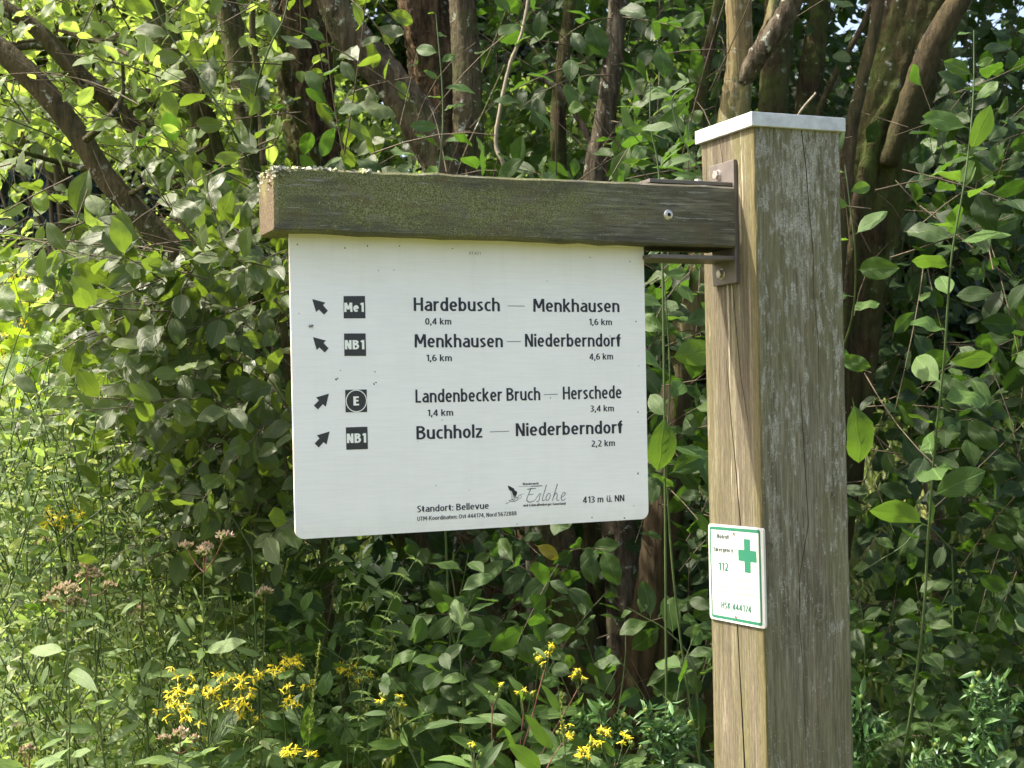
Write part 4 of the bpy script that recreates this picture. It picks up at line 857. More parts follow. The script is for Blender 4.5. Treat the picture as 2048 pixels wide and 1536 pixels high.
def lowleaf(w, fold, curl):
    V = np.array([(0, 0, 0), (-w/2, .35, fold*w), (0, .45, -curl*.2), (w/2, .35, fold*w), (-w*.36, .74, fold*w*.6-curl*.5), (0, .8, -curl*.6), (w*.36, .74, fold*w*.6-curl*.5), (0, 1, -curl)])
    F = np.array([(0, 2, 1, 1), (0, 3, 2, 2), (1, 2, 5, 4), (2, 3, 6, 5), (4, 5, 7, 7), (5, 6, 7, 7)]); return V, F, np.stack([V[:, 0]/w+.5, V[:, 1]], 1)
for i in range(3): TPL['low%d' % i] = lowleaf(.55+.1*i, .1+.1*i, .15*i)
for i in range(3): TPL['lown%d' % i] = lowleaf(.22+.05*i, .1+.1*i, .15+.15*i)
KINDS = {'willow': ['willow%d' % i for i in range(5)], 'lance': ['lance%d' % i for i in range(5)], 'oak': ['oak%d' % i for i in range(5)], 'low': ['low0', 'low1', 'low2'], 'lown': ['lown0', 'lown1', 'lown2']}
SHARED = {}
def tri_ok(F):  # quads stored with a repeated last index become real triangles
    return F
def mesh_mixed(name, V, F, uv, smooth=True):
    F = np.asarray(F, np.int64); tri = F[:, 2] == F[:, 3]
    if not tri.any(): return mesh_np(name, V, F, uv, smooth)
    me = bpy.data.meshes.new(name); V = np.asarray(V, np.float32)
    cnt = np.where(tri, 3, 4); flat = np.concatenate([F.reshape(-1)]); keep = np.ones(F.shape, bool); keep[tri, 3] = False
    li = F[keep]; st = np.concatenate([[0], np.cumsum(cnt)[:-1]])
    me.vertices.add(len(V)); me.vertices.foreach_set('co', V.ravel()); me.loops.add(len(li)); me.loops.foreach_set('vertex_index', li.astype(np.int32))
    me.polygons.add(len(F)); me.polygons.foreach_set('loop_start', st.astype(np.int32)); me.polygons.foreach_set('loop_total', cnt.astype(np.int32))
    me.polygons.foreach_set('use_smooth', np.full(len(F), bool(smooth)))
    if uv is not None:
        l = me.uv_layers.new(name='UVMap'); l.data.foreach_set('uv', np.asarray(uv, np.float32)[li].ravel())
    me.update(calc_edges=True); return me
def shared_mesh(t, mat):
    k = (t, mat)
    if k not in SHARED:
        V, F, UV = TPL[t]; me = mesh_mixed('leaf_'+mat, V, F, UV); me.materials.append(M[mat]); SHARED[k] = me
    return SHARED[k]

class Plant:
    def __init__(s, root): s.root = root; s.T = []; s.Mx = []; s.mat = []; s.tubes = {}; s.pet = {}
    def leaves(s, P, Y, N, L, kind, mat, wscale=1.0):
        """P base points, Y length directions, N normals (all (n,3)), L lengths (n)"""
        Y = Y/np.linalg.norm(Y, axis=1)[:, None]; X = np.cross(Y, N); X /= np.linalg.norm(X, axis=1)[:, None]+1e-9; Z = np.cross(X, Y)
        Mx = np.stack([X*L[:, None]*wscale, Y*L[:, None], Z*L[:, None], P], -1)   # (n,3,4)
        names = KINDS[kind]; pick = rng.integers(0, len(names), len(P))
        s.T += [names[i] for i in pick]; s.Mx.append(Mx); s.mat += [mat]*len(P)
    def tube(s, P, R, mat='twig', sides=4, **k): s.tubes.setdefault(mat, Tubes()).add(P, R, sides, **k)
    def build(s, maxobj=250, minpx=10, name='leaf', stuffname='foliage'):
        off = rl(s.root)
        if s.Mx:
            Mx = np.concatenate(s.Mx); T = np.array(s.T); mat = np.array(s.mat)
            C = Mx[:, :, 3]+Mx[:, :, 1]*.5; sx_, sy_, z = screen(C); L = np.linalg.norm(Mx[:, :, 1], axis=1)
            size = L*FPX/np.maximum(z, .1); vis = (sx_ > -20) & (sx_ < 2068) & (sy_ > -20) & (sy_ < 1556) & (z > .3) & (size > minpx)
            # hidden behind the board, the arm or the post
            hid = (z > 1.6) & (((sx_ > 600) & (sx_ < 1280) & (sy_ > 480) & (sy_ < 1030)) | ((sx_ > 1425) & (sx_ < 1680) & (sy_ > 250)))
            vis &= ~hid
            key = np.where(vis, size/(z**1.5), -1); order = np.argsort(-key); top = [i for i in order[:maxobj] if key[i] > 0]
            istop = np.zeros(len(T), bool); istop[top] = True
            for i in top:
                me = shared_mesh(T[i], mat[i]); o = bpy.data.objects.new(name, me); COL.objects.link(o); o.parent = s.root
                m = Mx[i]; o.matrix_basis = Matrix([[*m[r, :3], m[r, 3]-off[r]] for r in range(3)]+[[0, 0, 0, 1]])
            for mt in np.unique(mat):
                Vs, Fs, Us, c = [], [], [], 0
                for t in np.unique(T):
                    sel = (~istop) & (mat == mt) & (T == t)
                    if not sel.any(): continue
                    V, F, UV = TPL[t]; A = Mx[sel]; k = len(A)
                    VV = np.einsum('nij,vj->nvi', A[:, :, :3], V)+A[:, None, :, 3]
                    Vs.append(VV.reshape(-1, 3)-off); Fs.append((F[None]+(np.arange(k)*len(V))[:, None, None]).reshape(-1, 4)+c); Us.append(np.tile(UV, (k, 1))); c += k*len(V)
                if c:
                    me = mesh_mixed(stuffname, np.vstack(Vs), np.vstack(Fs), np.vstack(Us)); o = link(stuffname, me, M[mt], s.root); o['kind'] = 'stuff'
        for mt, t in s.tubes.items():
            nm = {'twig': 'twigs', 'twig_dead': 'twigs', 'stem': 'stems', 'stem_red': 'stems'}.get(mt, 'stems')
            me = mesh_mixed(nm, np.vstack(t.V)-off, np.vstack(t.F), None); o = link(nm[:-1] if len(t.V) == 1 else nm, me, M[mt], s.root)
            if len(t.V) > 1: o['kind'] = 'stuff'

def nrmz(a): return a/(np.linalg.norm(a, axis=-1, keepdims=True)+1e-9)
def in_poly(poly, n, r=rng):
    p = np.array(poly, float); lo, hi = p.min(0), p.max(0); out = []
    while len(out) < n:
        q = lo+(hi-lo)*r.random((n*2, 2)); x, y = q[:, 0], q[:, 1]; c = np.zeros(len(q), bool); j = len(p)-1
        for i in range(len(p)):
            c ^= ((p[i, 1] > y) != (p[j, 1] > y)) & (x < (p[j, 0]-p[i, 0])*(y-p[i, 1])/(p[j, 1]-p[i, 1]+1e-9)+p[i, 0]); j = i
        out += list(q[c])
    return np.array(out[:n])
def seg_keep(pts, hw, D, p): return (np.array(pts, float), hw, D, p)
KEEP = [seg_keep([(-80, 30), (60, 150), (160, 275), (230, 375), (335, 480)], 44, 3.6, .93), seg_keep([(-60, -20), (60, 45), (160, 150), (260, 240)], 28, 3.75, .85),
        seg_keep([(430, -60), (472, 90), (492, 220), (500, 330)], 36, 3.85, .8), seg_keep([(270, -40), (345, 90), (395, 200), (430, 320)], 34, 4.2, .8),
        seg_keep([(590, -60), (606, 110), (620, 270)], 80, 4.3, .5), seg_keep([(640, -60), (692, 60), (760, 140), (820, 215), (900, 330)], 46, 3.6, .5),
        seg_keep([(890, -60), (900, 110), (915, 340)], 95, 3.9, .9), seg_keep([(1240, -60), (1224, 130), (1188, 360)], 36, 3.8, .93),
        seg_keep([(1145, -60), (1126, 130), (1118, 330)], 26, 4.1, .88), seg_keep([(1500, -60), (1510, 110), (1500, 240)], 90, 4.1, .96),
        seg_keep([(1880, -60), (1815, 120), (1765, 260), (1735, 400), (1712, 580)], 85, 3.8, .95), seg_keep([(1990, -80), (1925, 0), (1865, 90)], 40, 3.7, .9), seg_keep([(1640, -60), (1612, 240)], 36, 4.4, .8),
        seg_keep([(1765, -60), (1740, 90), (1700, 290)], 24, 3.5, .93), seg_keep([(1322, 1030), (1300, 1250), (1262, 1450)], 52, 3.6, .9),
        seg_keep([(1395, 545), (1345, 800)], 34, 3.5, .5), seg_keep([(643, 1070), (655, 1230)], 20, 3.15, .95), seg_keep([(1440, -60), (1412, 130), (1400, 330)], 20, 3.9, .8),
        seg_keep([(-60, 420), (250, 440)], 85, 9, .55), seg_keep([(1740, 620), (1740, 900)], 60, 3.9, .8)]
def keepmask(P):
    sx_, sy_, z = screen(P); k = np.ones(len(P), bool)
    for pts, hw, D, p in KEEP:
        d = np.full(len(P), 1e9)
        for a, b in zip(pts, pts[1:]):
            ab = b-a; t = np.clip(((sx_-a[0])*ab[0]+(sy_-a[1])*ab[1])/(ab@ab), 0, 1); d = np.minimum(d, np.hypot(sx_-a[0]-ab[0]*t, sy_-a[1]-ab[1]*t))
        k &= ~((d < hw) & (z < D) & (z > 0) & (rng.random(len(P)) < p))
    return k
def sprays(plant, poly, D0, D1, ntw, L=.07, kind='willow', mat='willow', nl=8, tw=.35, bias=(-.3, 0, .4), up=(0, -.5, .8), spread=.6, jitter=.55, hole=None, stems=True, lj=.7, dpow=1.0, stemmat='twig', zmin=None, mats=None):
    """leafy twigs: ntw twigs with nl alternate leaves each, rooted inside a photo polygon between two depths"""
    q = in_poly(poly, ntw); D = D0+(D1-D0)*rng.random(ntw)**dpow
    if hole is not None: k = ~hole(q[:, 0], q[:, 1], D); q, D = q[k], D[k]
    n = len(q)
    if not n: return
    base = CAM_POS[None]+(CF[None]+CR[None]*((q[:, :1]-1024)/FPX)-CU[None]*((q[:, 1:]-768)/FPX))*D[:, None]
    if zmin is not None: base[:, 2] = np.maximum(base[:, 2], zmin)
    d = nrmz(np.array(bias)[None]+rng.normal(0, spread, (n, 3))); ln = tw*(.6+.8*rng.random(n))
    bend = rng.normal(0, .12, (n, 3)); bend[:, 2] -= .10
    def pt(t): return base+d*(ln*t)[:, None]+bend*(ln*t*t)[:, None]
    if stems:
        for i in range(n):
            ts_ = np.linspace(0, 1, 5)[:, None]; P = base[i]+d[i]*ln[i]*ts_+bend[i]*ln[i]*ts_**2
            plant.tube(P, np.linspace(.0018, .0007, 5)*(ln[i]/.35)**.5, stemmat, 4)
    for k in range(nl):
        t = .12+.88*(k+rng.random(n)*.6)/nl; p = pt(t); tang = nrmz(d+2*bend*t[:, None])
        ang = k*2.4+rng.random(n)*1.2; a = nrmz(np.cross(tang, np.array([.2, .3, 1.])[None]+rng.normal(0, .1, (n, 3)))); b = np.cross(tang, a)
        side = a*np.cos(ang)[:, None]+b*np.sin(ang)[:, None]
        Y = nrmz(side*.9+tang*(.45+.4*t[:, None])+np.array([0, 0, -.18])[None]+rng.normal(0, .12, (n, 3)))
        N = nrmz(np.array(up)[None]+rng.normal(0, jitter, (n, 3))); N = N-Y*(N*Y).sum(1)[:, None]
        LL = L*(1-lj/2+lj*rng.random(n))*(1.0-.35*np.abs(t-.45))
        m = mat if mats is None else mats[rng.integers(0, len(mats))]
        q_ = keepmask(p+Y*(LL*.5)[:, None]); plant.leaves((p+Y*(LL*.10)[:, None])[q_], Y[q_], N[q_], LL[q_], kind, m)
# ---- willow stems
def stem_path(pts, n):
    A = np.array([[*at(px, py, D), w*D/FPX/2] for px, py, w, D in pts]); return spline(A, n)
def ground_down(S_):
    """carry the last point of a path down to the ground with a light bend"""
    p = S_[-1].copy(); g = ground_z(p[0], p[1])
    if p[2] < g+.05: return S_
    k = max(4, int((p[2]-g)/.08)); d = (S_[-1]-S_[-4])[:2]; t = np.linspace(0, 1, k+1)[1:]
    add = np.stack([p[0]+d[0]*t*1.5, p[1]+d[1]*t*1.5, p[2]+(g-.05-p[2])*t, p[3]*(1+.35*t**2)], 1); return np.vstack([S_, add])
TREES = {}
def willow(key, label, pts, mat, n=None, ridge=0.05, sides=28, rough=.03, flute=.10, branches=(), seed=0, up_ext=2.0, group='stems of the willow clump behind the signpost'):
    n = n or 130; S_ = stem_path(pts, n)
    # carry on above the frame
    d = S_[0]-S_[6]; d = d[:3]/np.linalg.norm(d[:3]); k = 14; t = np.linspace(1, 0, k, endpoint=False)[:, None]
    ext = np.hstack([S_[0, :3]+d*up_ext*t+np.array([.15, .1, .2])*t**2*np.sin(seed+1), S_[0, 3]*(1-.55*t)]); S_ = np.vstack([ext, S_]); S_ = ground_down(S_)
    base = S_[-1, :3].copy(); root = empty('willow_tree', base, label, 'tree', group)
    V, F = tube_arrays(S_[:, :3], S_[:, 3], sides, rough=rough*.7, flute=flute, seed=seed, ridge=ridge)
    link('trunk', mesh_mixed('trunk', V-base, F, None), M[mat], root)
    for j, (bp, bm_) in enumerate(branches):
        B = stem_path(bp, 34); V, F = tube_arrays(B[:, :3], B[:, 3], 9, rough=.05, flute=.05, seed=seed*7+j)
        link('branch', mesh_mixed('branch', V-base, F, None), M[bm_], root)
    TREES[key] = Plant(root); return TREES[key]
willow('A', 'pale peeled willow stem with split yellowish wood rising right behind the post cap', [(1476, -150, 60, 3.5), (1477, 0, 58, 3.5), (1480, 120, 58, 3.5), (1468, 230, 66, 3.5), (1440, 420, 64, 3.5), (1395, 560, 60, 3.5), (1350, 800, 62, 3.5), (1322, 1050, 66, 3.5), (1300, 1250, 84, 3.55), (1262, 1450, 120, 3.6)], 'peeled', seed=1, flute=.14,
       branches=[([(1486, 165, 34, 3.48), (1520, 105, 44, 3.44), (1560, 50, 46, 3.42), (1600, -30, 40, 3.4)], 'bark_lichen'), ([(1500, 130, 26, 3.52), (1540, 40, 22, 3.55), (1555, -60, 20, 3.6)], 'peeled')])
willow('B', 'straight brown willow stem just right of the peeled one above the post', [(1558, -120, 60, 4.1), (1556, 50, 60, 4.1), (1545, 200, 62, 4.1), (1530, 500, 66, 4.1), (1480, 1000, 76, 4.1), (1440, 1450, 90, 4.1)], 'bark_dark', seed=2)
willow('C', 'dim thin willow stem in shade above the right half of the post cap', [(1650, -120, 44, 4.5), (1632, 60, 46, 4.5), (1612, 240, 50, 4.5), (1590, 600, 56, 4.5), (1540, 1300, 70, 4.5)], 'bark_dark', seed=3,
       branches=[([(1600, 330, 12, 4.3), (1660, 170, 14, 4.3), (1730, 40, 12, 4.3), (1760, -60, 10, 4.3)], 'bark_olive')])
willow('D', 'thick leaning rough-barked willow trunk passing behind the right edge of the post', [(1935, -260, 120, 3.8), (1868, -60, 128, 3.8), (1815, 120, 132, 3.8), (1765, 260, 138, 3.8), (1735, 400, 140, 3.8), (1712, 560, 132, 3.8), (1690, 760, 120, 3.8), (1640, 1100, 120, 3.8), (1580, 1500, 140, 3.8)], 'bark_dark', seed=4, flute=.16, rough=.035, sides=44, ridge=.11,
       branches=[([(1775, 330, 40, 3.72), (1825, 190, 48, 3.68), (1865, 90, 50, 3.66), (1925, -10, 46, 3.64), (1990, -130, 40, 3.6)], 'bark_olive')])
willow('E', 'slim smooth olive willow stem slanting left of the thick leaning trunk', [(1772, -140, 22, 3.5), (1752, 40, 24, 3.5), (1722, 170, 25, 3.5), (1700, 290, 27, 3.5), (1670, 600, 32, 3.5), (1600, 1300, 42, 3.6)], 'bark_olive', seed=5, sides=12, flute=.04,
       branches=[([(1694, 250, 14, 3.5), (1650, 290, 16, 3.5), (1560, 420, 16, 3.55)], 'bark_olive')])
willow('F', 'lichen-patched willow stem rising behind the right half of the arm', [(1242, -150, 40, 3.8), (1236, 0, 42, 3.8), (1224, 130, 44, 3.8), (1206, 260, 46, 3.8), (1188, 380, 48, 3.8), (1200, 700, 54, 3.8), (1240, 1100, 66, 3.8), (1260, 1450, 80, 3.8)], 'bark_lichen', seed=6, sides=16,
       branches=[([(1200, 330, 16, 3.8), (1165, 250, 16, 3.85), (1120, 180, 12, 3.9), (1060, 150, 8, 3.95)], 'bark_lichen'), ([(1205, 300, 12, 3.75), (1260, 220, 11, 3.7), (1300, 150, 8, 3.65)], 'bark_olive')])
willow('G', 'thin dark willow stem left of the lichen-patched one', [(1150, -150, 26, 4.1), (1140, 20, 27, 4.1), (1126, 130, 29, 4.1), (1118, 320, 31, 4.1), (1150, 800, 40, 4.1), (1230, 1400, 54, 4.1)], 'bark_dark', seed=7, sides=12,
       branches=[([(1122, 200, 9, 4.1), (1090, 130, 8, 4.1), (1040, 60, 6, 4.2)], 'bark_dark')])
willow('H', 'stout willow trunk with reddish deeply split bark above the middle of the arm', [(842, -160, 96, 3.9), (850, 0, 98, 3.9), (864, 110, 94, 3.9), (880, 220, 86, 3.9), (905, 330, 84, 3.9), (960, 600, 92, 3.9), (1080, 1000, 110, 3.9), (1190, 1450, 140, 3.9)], 'bark_red', seed=8, flute=.2, rough=.045, sides=44, ridge=.11)
willow('I', 'grey-brown willow stem standing close on the right of the reddish split trunk', [(922, -160, 48, 3.7), (924, 0, 50, 3.7), (932, 130, 53, 3.7), (936, 250, 56, 3.7), (940, 350, 60, 3.7), (990, 700, 70, 3.7), (1100, 1100, 80, 3.7), (1210, 1450, 100, 3.7)], 'bark_grey', seed=9,
       branches=[([(938, 270, 18, 3.65), (905, 275, 16, 3.6), (880, 300, 12, 3.55)], 'bark_red')])
willow('J', 'curving mottled willow limb sweeping down to the right above the arm', [(610, -170, 50, 3.6), (650, -30, 54, 3.6), (692, 60, 60, 3.6), (760, 140, 64, 3.6), (820, 215, 70, 3.6), (865, 290, 74, 3.6), (900, 370, 76, 3.6), (980, 600, 80, 3.6), (1090, 1000, 90, 3.6), (1200, 1450, 100, 3.65)], 'bark_grey', seed=10, flute=.13)
willow('K', 'broad dark mossy willow trunk left of centre above the end of the arm', [(588, -170, 96, 4.3), (596, -20, 100, 4.3), (606, 110, 104, 4.3), (620, 250, 100, 4.3), (650, 400, 100, 4.3), (760, 800, 110, 4.3), (1000, 1200, 120, 4.2), (1150, 1450, 130, 4.1)], 'bark_red', seed=11, flute=.2, rough=.045, sides=44, ridge=.11,
       branches=[([(640, 330, 22, 4.1), (585, 200, 22, 4.0), (560, 60, 18, 3.9), (530, -60, 14, 3.9)], 'bark_grey')])
willow('L', 'slender grey-brown willow stem between the mossy trunk and the dark slanting one', [(420, -160, 40, 3.8), (445, -20, 44, 3.8), (472, 90, 47, 3.8), (492, 220, 48, 3.8), (500, 330, 46, 3.8), (540, 560, 50, 3.8), (700, 900, 60, 3.8), (980, 1300, 80, 3.8)], 'bark_grey', seed=12,
       branches=[([(527, 330, 16, 3.5), (520, 180, 15, 3.5), (505, 60, 13, 3.45), (510, -60, 10, 3.4)], 'bark_grey')])
willow('M', 'dark slanting willow stem crossing the upper left between brighter leaves', [(235, -170, 38, 4.2), (285, -20, 42, 4.2), (345, 90, 46, 4.2), (395, 200, 48, 4.2), (430, 320, 48, 4.2), (520, 520, 52, 4.2), (720, 900, 62, 4.1), (1050, 1350, 80, 4.0)], 'bark_dark', seed=13,
       branches=[([(360, 120, 14, 4.1), (260, 90, 13, 4.0), (120, 78, 12, 3.9), (-60, 100, 9, 3.8)], 'bark_grey'), ([(440, 350, 16, 4.1), (370, 300, 13, 4.0), (290, 250, 10, 3.9)], 'bark_dark')])
willow('N', 'long leaning olive-brown willow limb running from the left edge down towards the arm', [(-230, -120, 44, 3.4), (-60, 50, 46, 3.4), (20, 115, 47, 3.4), (95, 190, 47, 3.4), (160, 275, 46, 3.4), (215, 360, 46, 3.4), (290, 440, 46, 3.4), (380, 540, 48, 3.4), (560, 760, 54, 3.45), (820, 1060, 64, 3.5), (1080, 1400, 84, 3.6)], 'bark_olive', seed=14, sides=16, flute=.05, ridge=.015,
       branches=[([(172, 280, 16, 3.35), (215, 240, 13, 3.3), (245, 190, 9, 3.3), (245, 120, 6, 3.25)], 'bark_grey'), ([(250, 395, 12, 3.4), (330, 345, 10, 3.3), (420, 290, 7, 3.25)], 'bark_grey'), ([(205, 345, 14, 3.4), (120, 325, 11, 3.4), (30, 300, 8, 3.3)], 'bark_dark')])
willow('O', 'smaller willow limb slanting parallel above the long leaning one at the left', [(-200, -110, 32, 3.7), (-40, -10, 34, 3.7), (50, 40, 34, 3.7), (105, 90, 36, 3.7), (160, 150, 36, 3.7), (235, 220, 34, 3.75), (330, 330, 34, 3.8), (460, 520, 36, 3.8), (700, 850, 44, 3.8), (1020, 1350, 60, 3.9)], 'bark_olive', seed=15, sides=12, flute=.05, ridge=.015,
       branches=[([(110, 92, 15, 3.7), (60, 92, 14, 3.7), (-40, 110, 12, 3.6)], 'bark_grey'), ([(120, 60, 10, 3.6), (200, 85, 9, 3.5), (300, 130, 7, 3.4)], 'bark_grey')])
willow('R', 'slim greenish willow stem curving up left of the post cap', [(1448, -150, 20, 3.9), (1438, 0, 22, 3.9), (1412, 130, 24, 3.9), (1398, 230, 26, 3.9), (1402, 330, 26, 3.9), (1380, 700, 34, 3.9), (1320, 1300, 48, 3.9)], 'bark_dark', seed=16, sides=12, flute=.04)
willow('Q', 'thin dark willow stem standing in shade under the left part of the board', [(560, 600, 16, 3.1), (600, 900, 17, 3.1), (643, 1070, 17, 3.1), (652, 1150, 17, 3.1), (660, 1235, 19, 3.1), (690, 1400, 24, 3.1)], 'bark_dark', seed=17, sides=10, up_ext=.01,
       branches=[([(650, 1200, 10, 3.1), (628, 1225, 9, 3.05), (600, 1270, 7, 3.0)], 'bark_dark')])

# holes: pixel zones kept clear of leaves
def circ(cx, cy, r): return lambda x, y: (x-cx)**2+(y-cy)**2 < r*r
def patchy(seed, scale=130, thr=.35):
    r = np.random.default_rng(seed); G = r.random((40, 40))
    def f(x, y, D):
        u = (x+600)/scale+D*3.1; v = (y+600)/scale+D*1.7; i = np.floor(u).astype(int); j = np.floor(v).astype(int); a, b = u-i, v-j
        a, b = a*a*(3-2*a), b*b*(3-2*b); g = lambda p, q: G[p % 40, q % 40]
        return ((g(i, j)*(1-a)+g(i+1, j)*a)*(1-b)+(g(i, j+1)*(1-a)+g(i+1, j+1)*a)*b) < thr
    return f
OPEN_SIDE = (-.45, -.55, .75)
# upper left, sunlit
N_ = TREES['N']; O_t = TREES['O']; M_ = TREES['M']; L_ = TREES['L']
PL1 = [(-90, -200), (640, -200), (600, 330), (560, 470), (400, 540), (330, 440), (140, 330), (-90, 300)]
sprays(N_, PL1, 2.95, 3.5, 60, .050, 'willow', 'willow_backlit', 8, .30, (-.5, -.2, .15), OPEN_SIDE, hole=patchy(1, 150, .45))
sprays(O_t, PL1, 3.5, 4.3, 240, .052, 'willow', 'willow_backlit', 8, .34, (-.5, -.1, .2), OPEN_SIDE, hole=patchy(2, 140, .36))
sprays(M_, PL1, 4.2, 5.6, 420, .054, 'willow', 'willow_backlit', 8, .36, (-.4, 0, .2), OPEN_SIDE, hole=patchy(3, 130, .30))
sprays(N_, [(-80, 300), (120, 330), (330, 480), (200, 520), (40, 430)], 2.8, 3.2, 9, .06, 'willow', 'willow_backlit', 7, .28, (-.5, -.1, .1), OPEN_SIDE)
# left middle bush
PL2 = [(150, 500), (330, 520), (600, 420), (640, 1100), (450, 1160), (350, 960), (300, 830), (330, 700), (260, 600)]
sprays(L_, PL2, 2.75, 3.3, 170, .056, 'willow', 'willow_grey', 8, .26, (-.65, -.3, .2), (-.35, -.8, .55), hole=patchy(4, 110, .36))
sprays(N_, PL2, 3.2, 4.0, 300, .058, 'willow', 'willow_grey', 8, .30, (-.6, -.1, .25), (-.4, -.7, .6), hole=patchy(5, 110, .33), mats=['willow_grey', 'willow', 'willow_backlit'])
sprays(N_, [(140, 500), (420, 480), (420, 560), (160, 560)], 2.75, 3.1, 11, .068, 'willow', 'willow_grey', 8, .25, (-.8, -.2, .1), OPEN_SIDE)
# above the arm
PL3 = [(500, 200), (1420, 200), (1420, 560), (500, 520)]
sprays(TREES['J'], PL3, 2.75, 3.4, 62, .060, 'willow', 'willow', 8, .26, (-.3, -.4, .5), (-.35, -.6, .8), hole=lambda x, y, D: (y < 290) & (rng.random(len(x)) < .6))
sprays(TREES['K'], [(500, -150), (830, -150), (830, 480), (500, 480)], 3.0, 4.1, 85, .062, 'willow', 'willow_grey', 7, .28, (-.3, -.3, .4), (-.4, -.6, .6), hole=patchy(6, 150, .5))
PL4 = [(960, -200), (1480, -200), (1480, 480), (960, 480)]
sprays(TREES['F'], PL4, 3.4, 4.6, 170, .060, 'willow', 'willow', 8, .34, (-.1, -.1, .3), (-.3, -.4, .8), hole=patchy(7, 120, .42))
sprays(TREES['G'], PL4, 4.6, 6.2, 330, .064, 'willow', 'willow', 8, .38, (-.1, 0, .3), (-.3, -.4, .8), hole=patchy(8, 110, .36))
# beneath the board and arm
PL5 = [(560, 1020), (1450, 1000), (1450, 1620), (560, 1620)]
cave = lambda x, y, D: (((x-1180)/170.)**2+((y-1290)/150.)**2 < 1) & (rng.random(len(x)) < .85)
sprays(TREES['H'], PL5, 2.75, 3.3, 95, .062, 'willow', 'willow', 7, .24, (-.2, -.5, .35), (-.2, -.8, .6), hole=lambda x, y, D: cave(x, y, D) | patchy(9, 120, .42)(x, y, D))
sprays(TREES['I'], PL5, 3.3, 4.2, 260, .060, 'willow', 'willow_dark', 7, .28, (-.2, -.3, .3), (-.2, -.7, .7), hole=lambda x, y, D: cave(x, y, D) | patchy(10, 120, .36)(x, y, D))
PL6 = [(1280, 470), (1460, 470), (1460, 1100), (1280, 1100)]
sprays(TREES['A'], PL6, 2.9, 3.4, 48, .066, 'willow', 'willow', 7, .26, (0, -.4, .3), (-.3, -.7, .6), hole=patchy(11, 100, .45))
sprays(TREES['R'], PL6, 3.5, 4.3, 70, .062, 'willow', 'willow_dark', 7, .28, (0, -.2, .3), (-.2, -.7, .6), hole=patchy(12, 100, .40))
# right-hand side
PL7 = [(1690, 250), (2350, 50), (2350, 1620), (1690, 1620)]
far_gap = lambda x, y, D: (((x-1990)/110.)**2+((y-820)/170.)**2 < 1) & (rng.random(len(x)) < .75) | (((x-1870)/90.)**2+((y-1270)/60.)**2 < 1) & (rng.random(len(x)) < .8)
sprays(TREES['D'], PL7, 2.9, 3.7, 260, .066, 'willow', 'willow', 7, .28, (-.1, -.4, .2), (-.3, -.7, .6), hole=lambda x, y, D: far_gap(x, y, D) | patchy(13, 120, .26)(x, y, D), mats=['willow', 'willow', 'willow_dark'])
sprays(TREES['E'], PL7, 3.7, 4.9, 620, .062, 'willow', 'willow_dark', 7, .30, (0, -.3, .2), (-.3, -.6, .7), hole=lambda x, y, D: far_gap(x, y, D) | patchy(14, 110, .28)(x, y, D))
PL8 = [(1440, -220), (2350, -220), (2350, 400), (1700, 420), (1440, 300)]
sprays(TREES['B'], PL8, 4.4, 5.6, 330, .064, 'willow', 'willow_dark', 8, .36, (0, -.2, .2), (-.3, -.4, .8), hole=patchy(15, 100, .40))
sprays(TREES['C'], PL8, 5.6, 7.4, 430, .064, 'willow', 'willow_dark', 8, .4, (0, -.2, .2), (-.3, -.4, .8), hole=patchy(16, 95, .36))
# unseen crown leaves added above the frame to shade the right half
def crown(plant, x0, x1, y0, y1, z0, z1, n, L=.085, mat='willow', keep=None):
    P = np.array([x0, y0, z0])+rng.random((n, 3))*np.array([x1-x0, y1-y0, z1-z0])
    if keep is not None: P = P[keep(P)]
    n = len(P); Y = nrmz(rng.normal(0, 1, (n, 3))+np.array([0, 0, -.2])); N = nrmz(np.array([0, 0, 1.])+rng.normal(0, .6, (n, 3))); N -= Y*(N*Y).sum(1)[:, None]
    plant.leaves(P, Y, N, L*(.7+.6*rng.random(n)), 'low', mat)
notview = lambda P: (lambda s: (s[1] < -260) | (s[2] < 2.2))(screen(P))
crown(TREES['H'], -.9, 2.2, 2.5, 6.0, 3.3, 5.0, 14000, .09, keep=notview)
crown(TREES['D'], .4, 5.0, 1.9, 7.0, 3.1, 5.0, 16000, .09, keep=notview)
for k in TREES: TREES[k].build(230, 12)

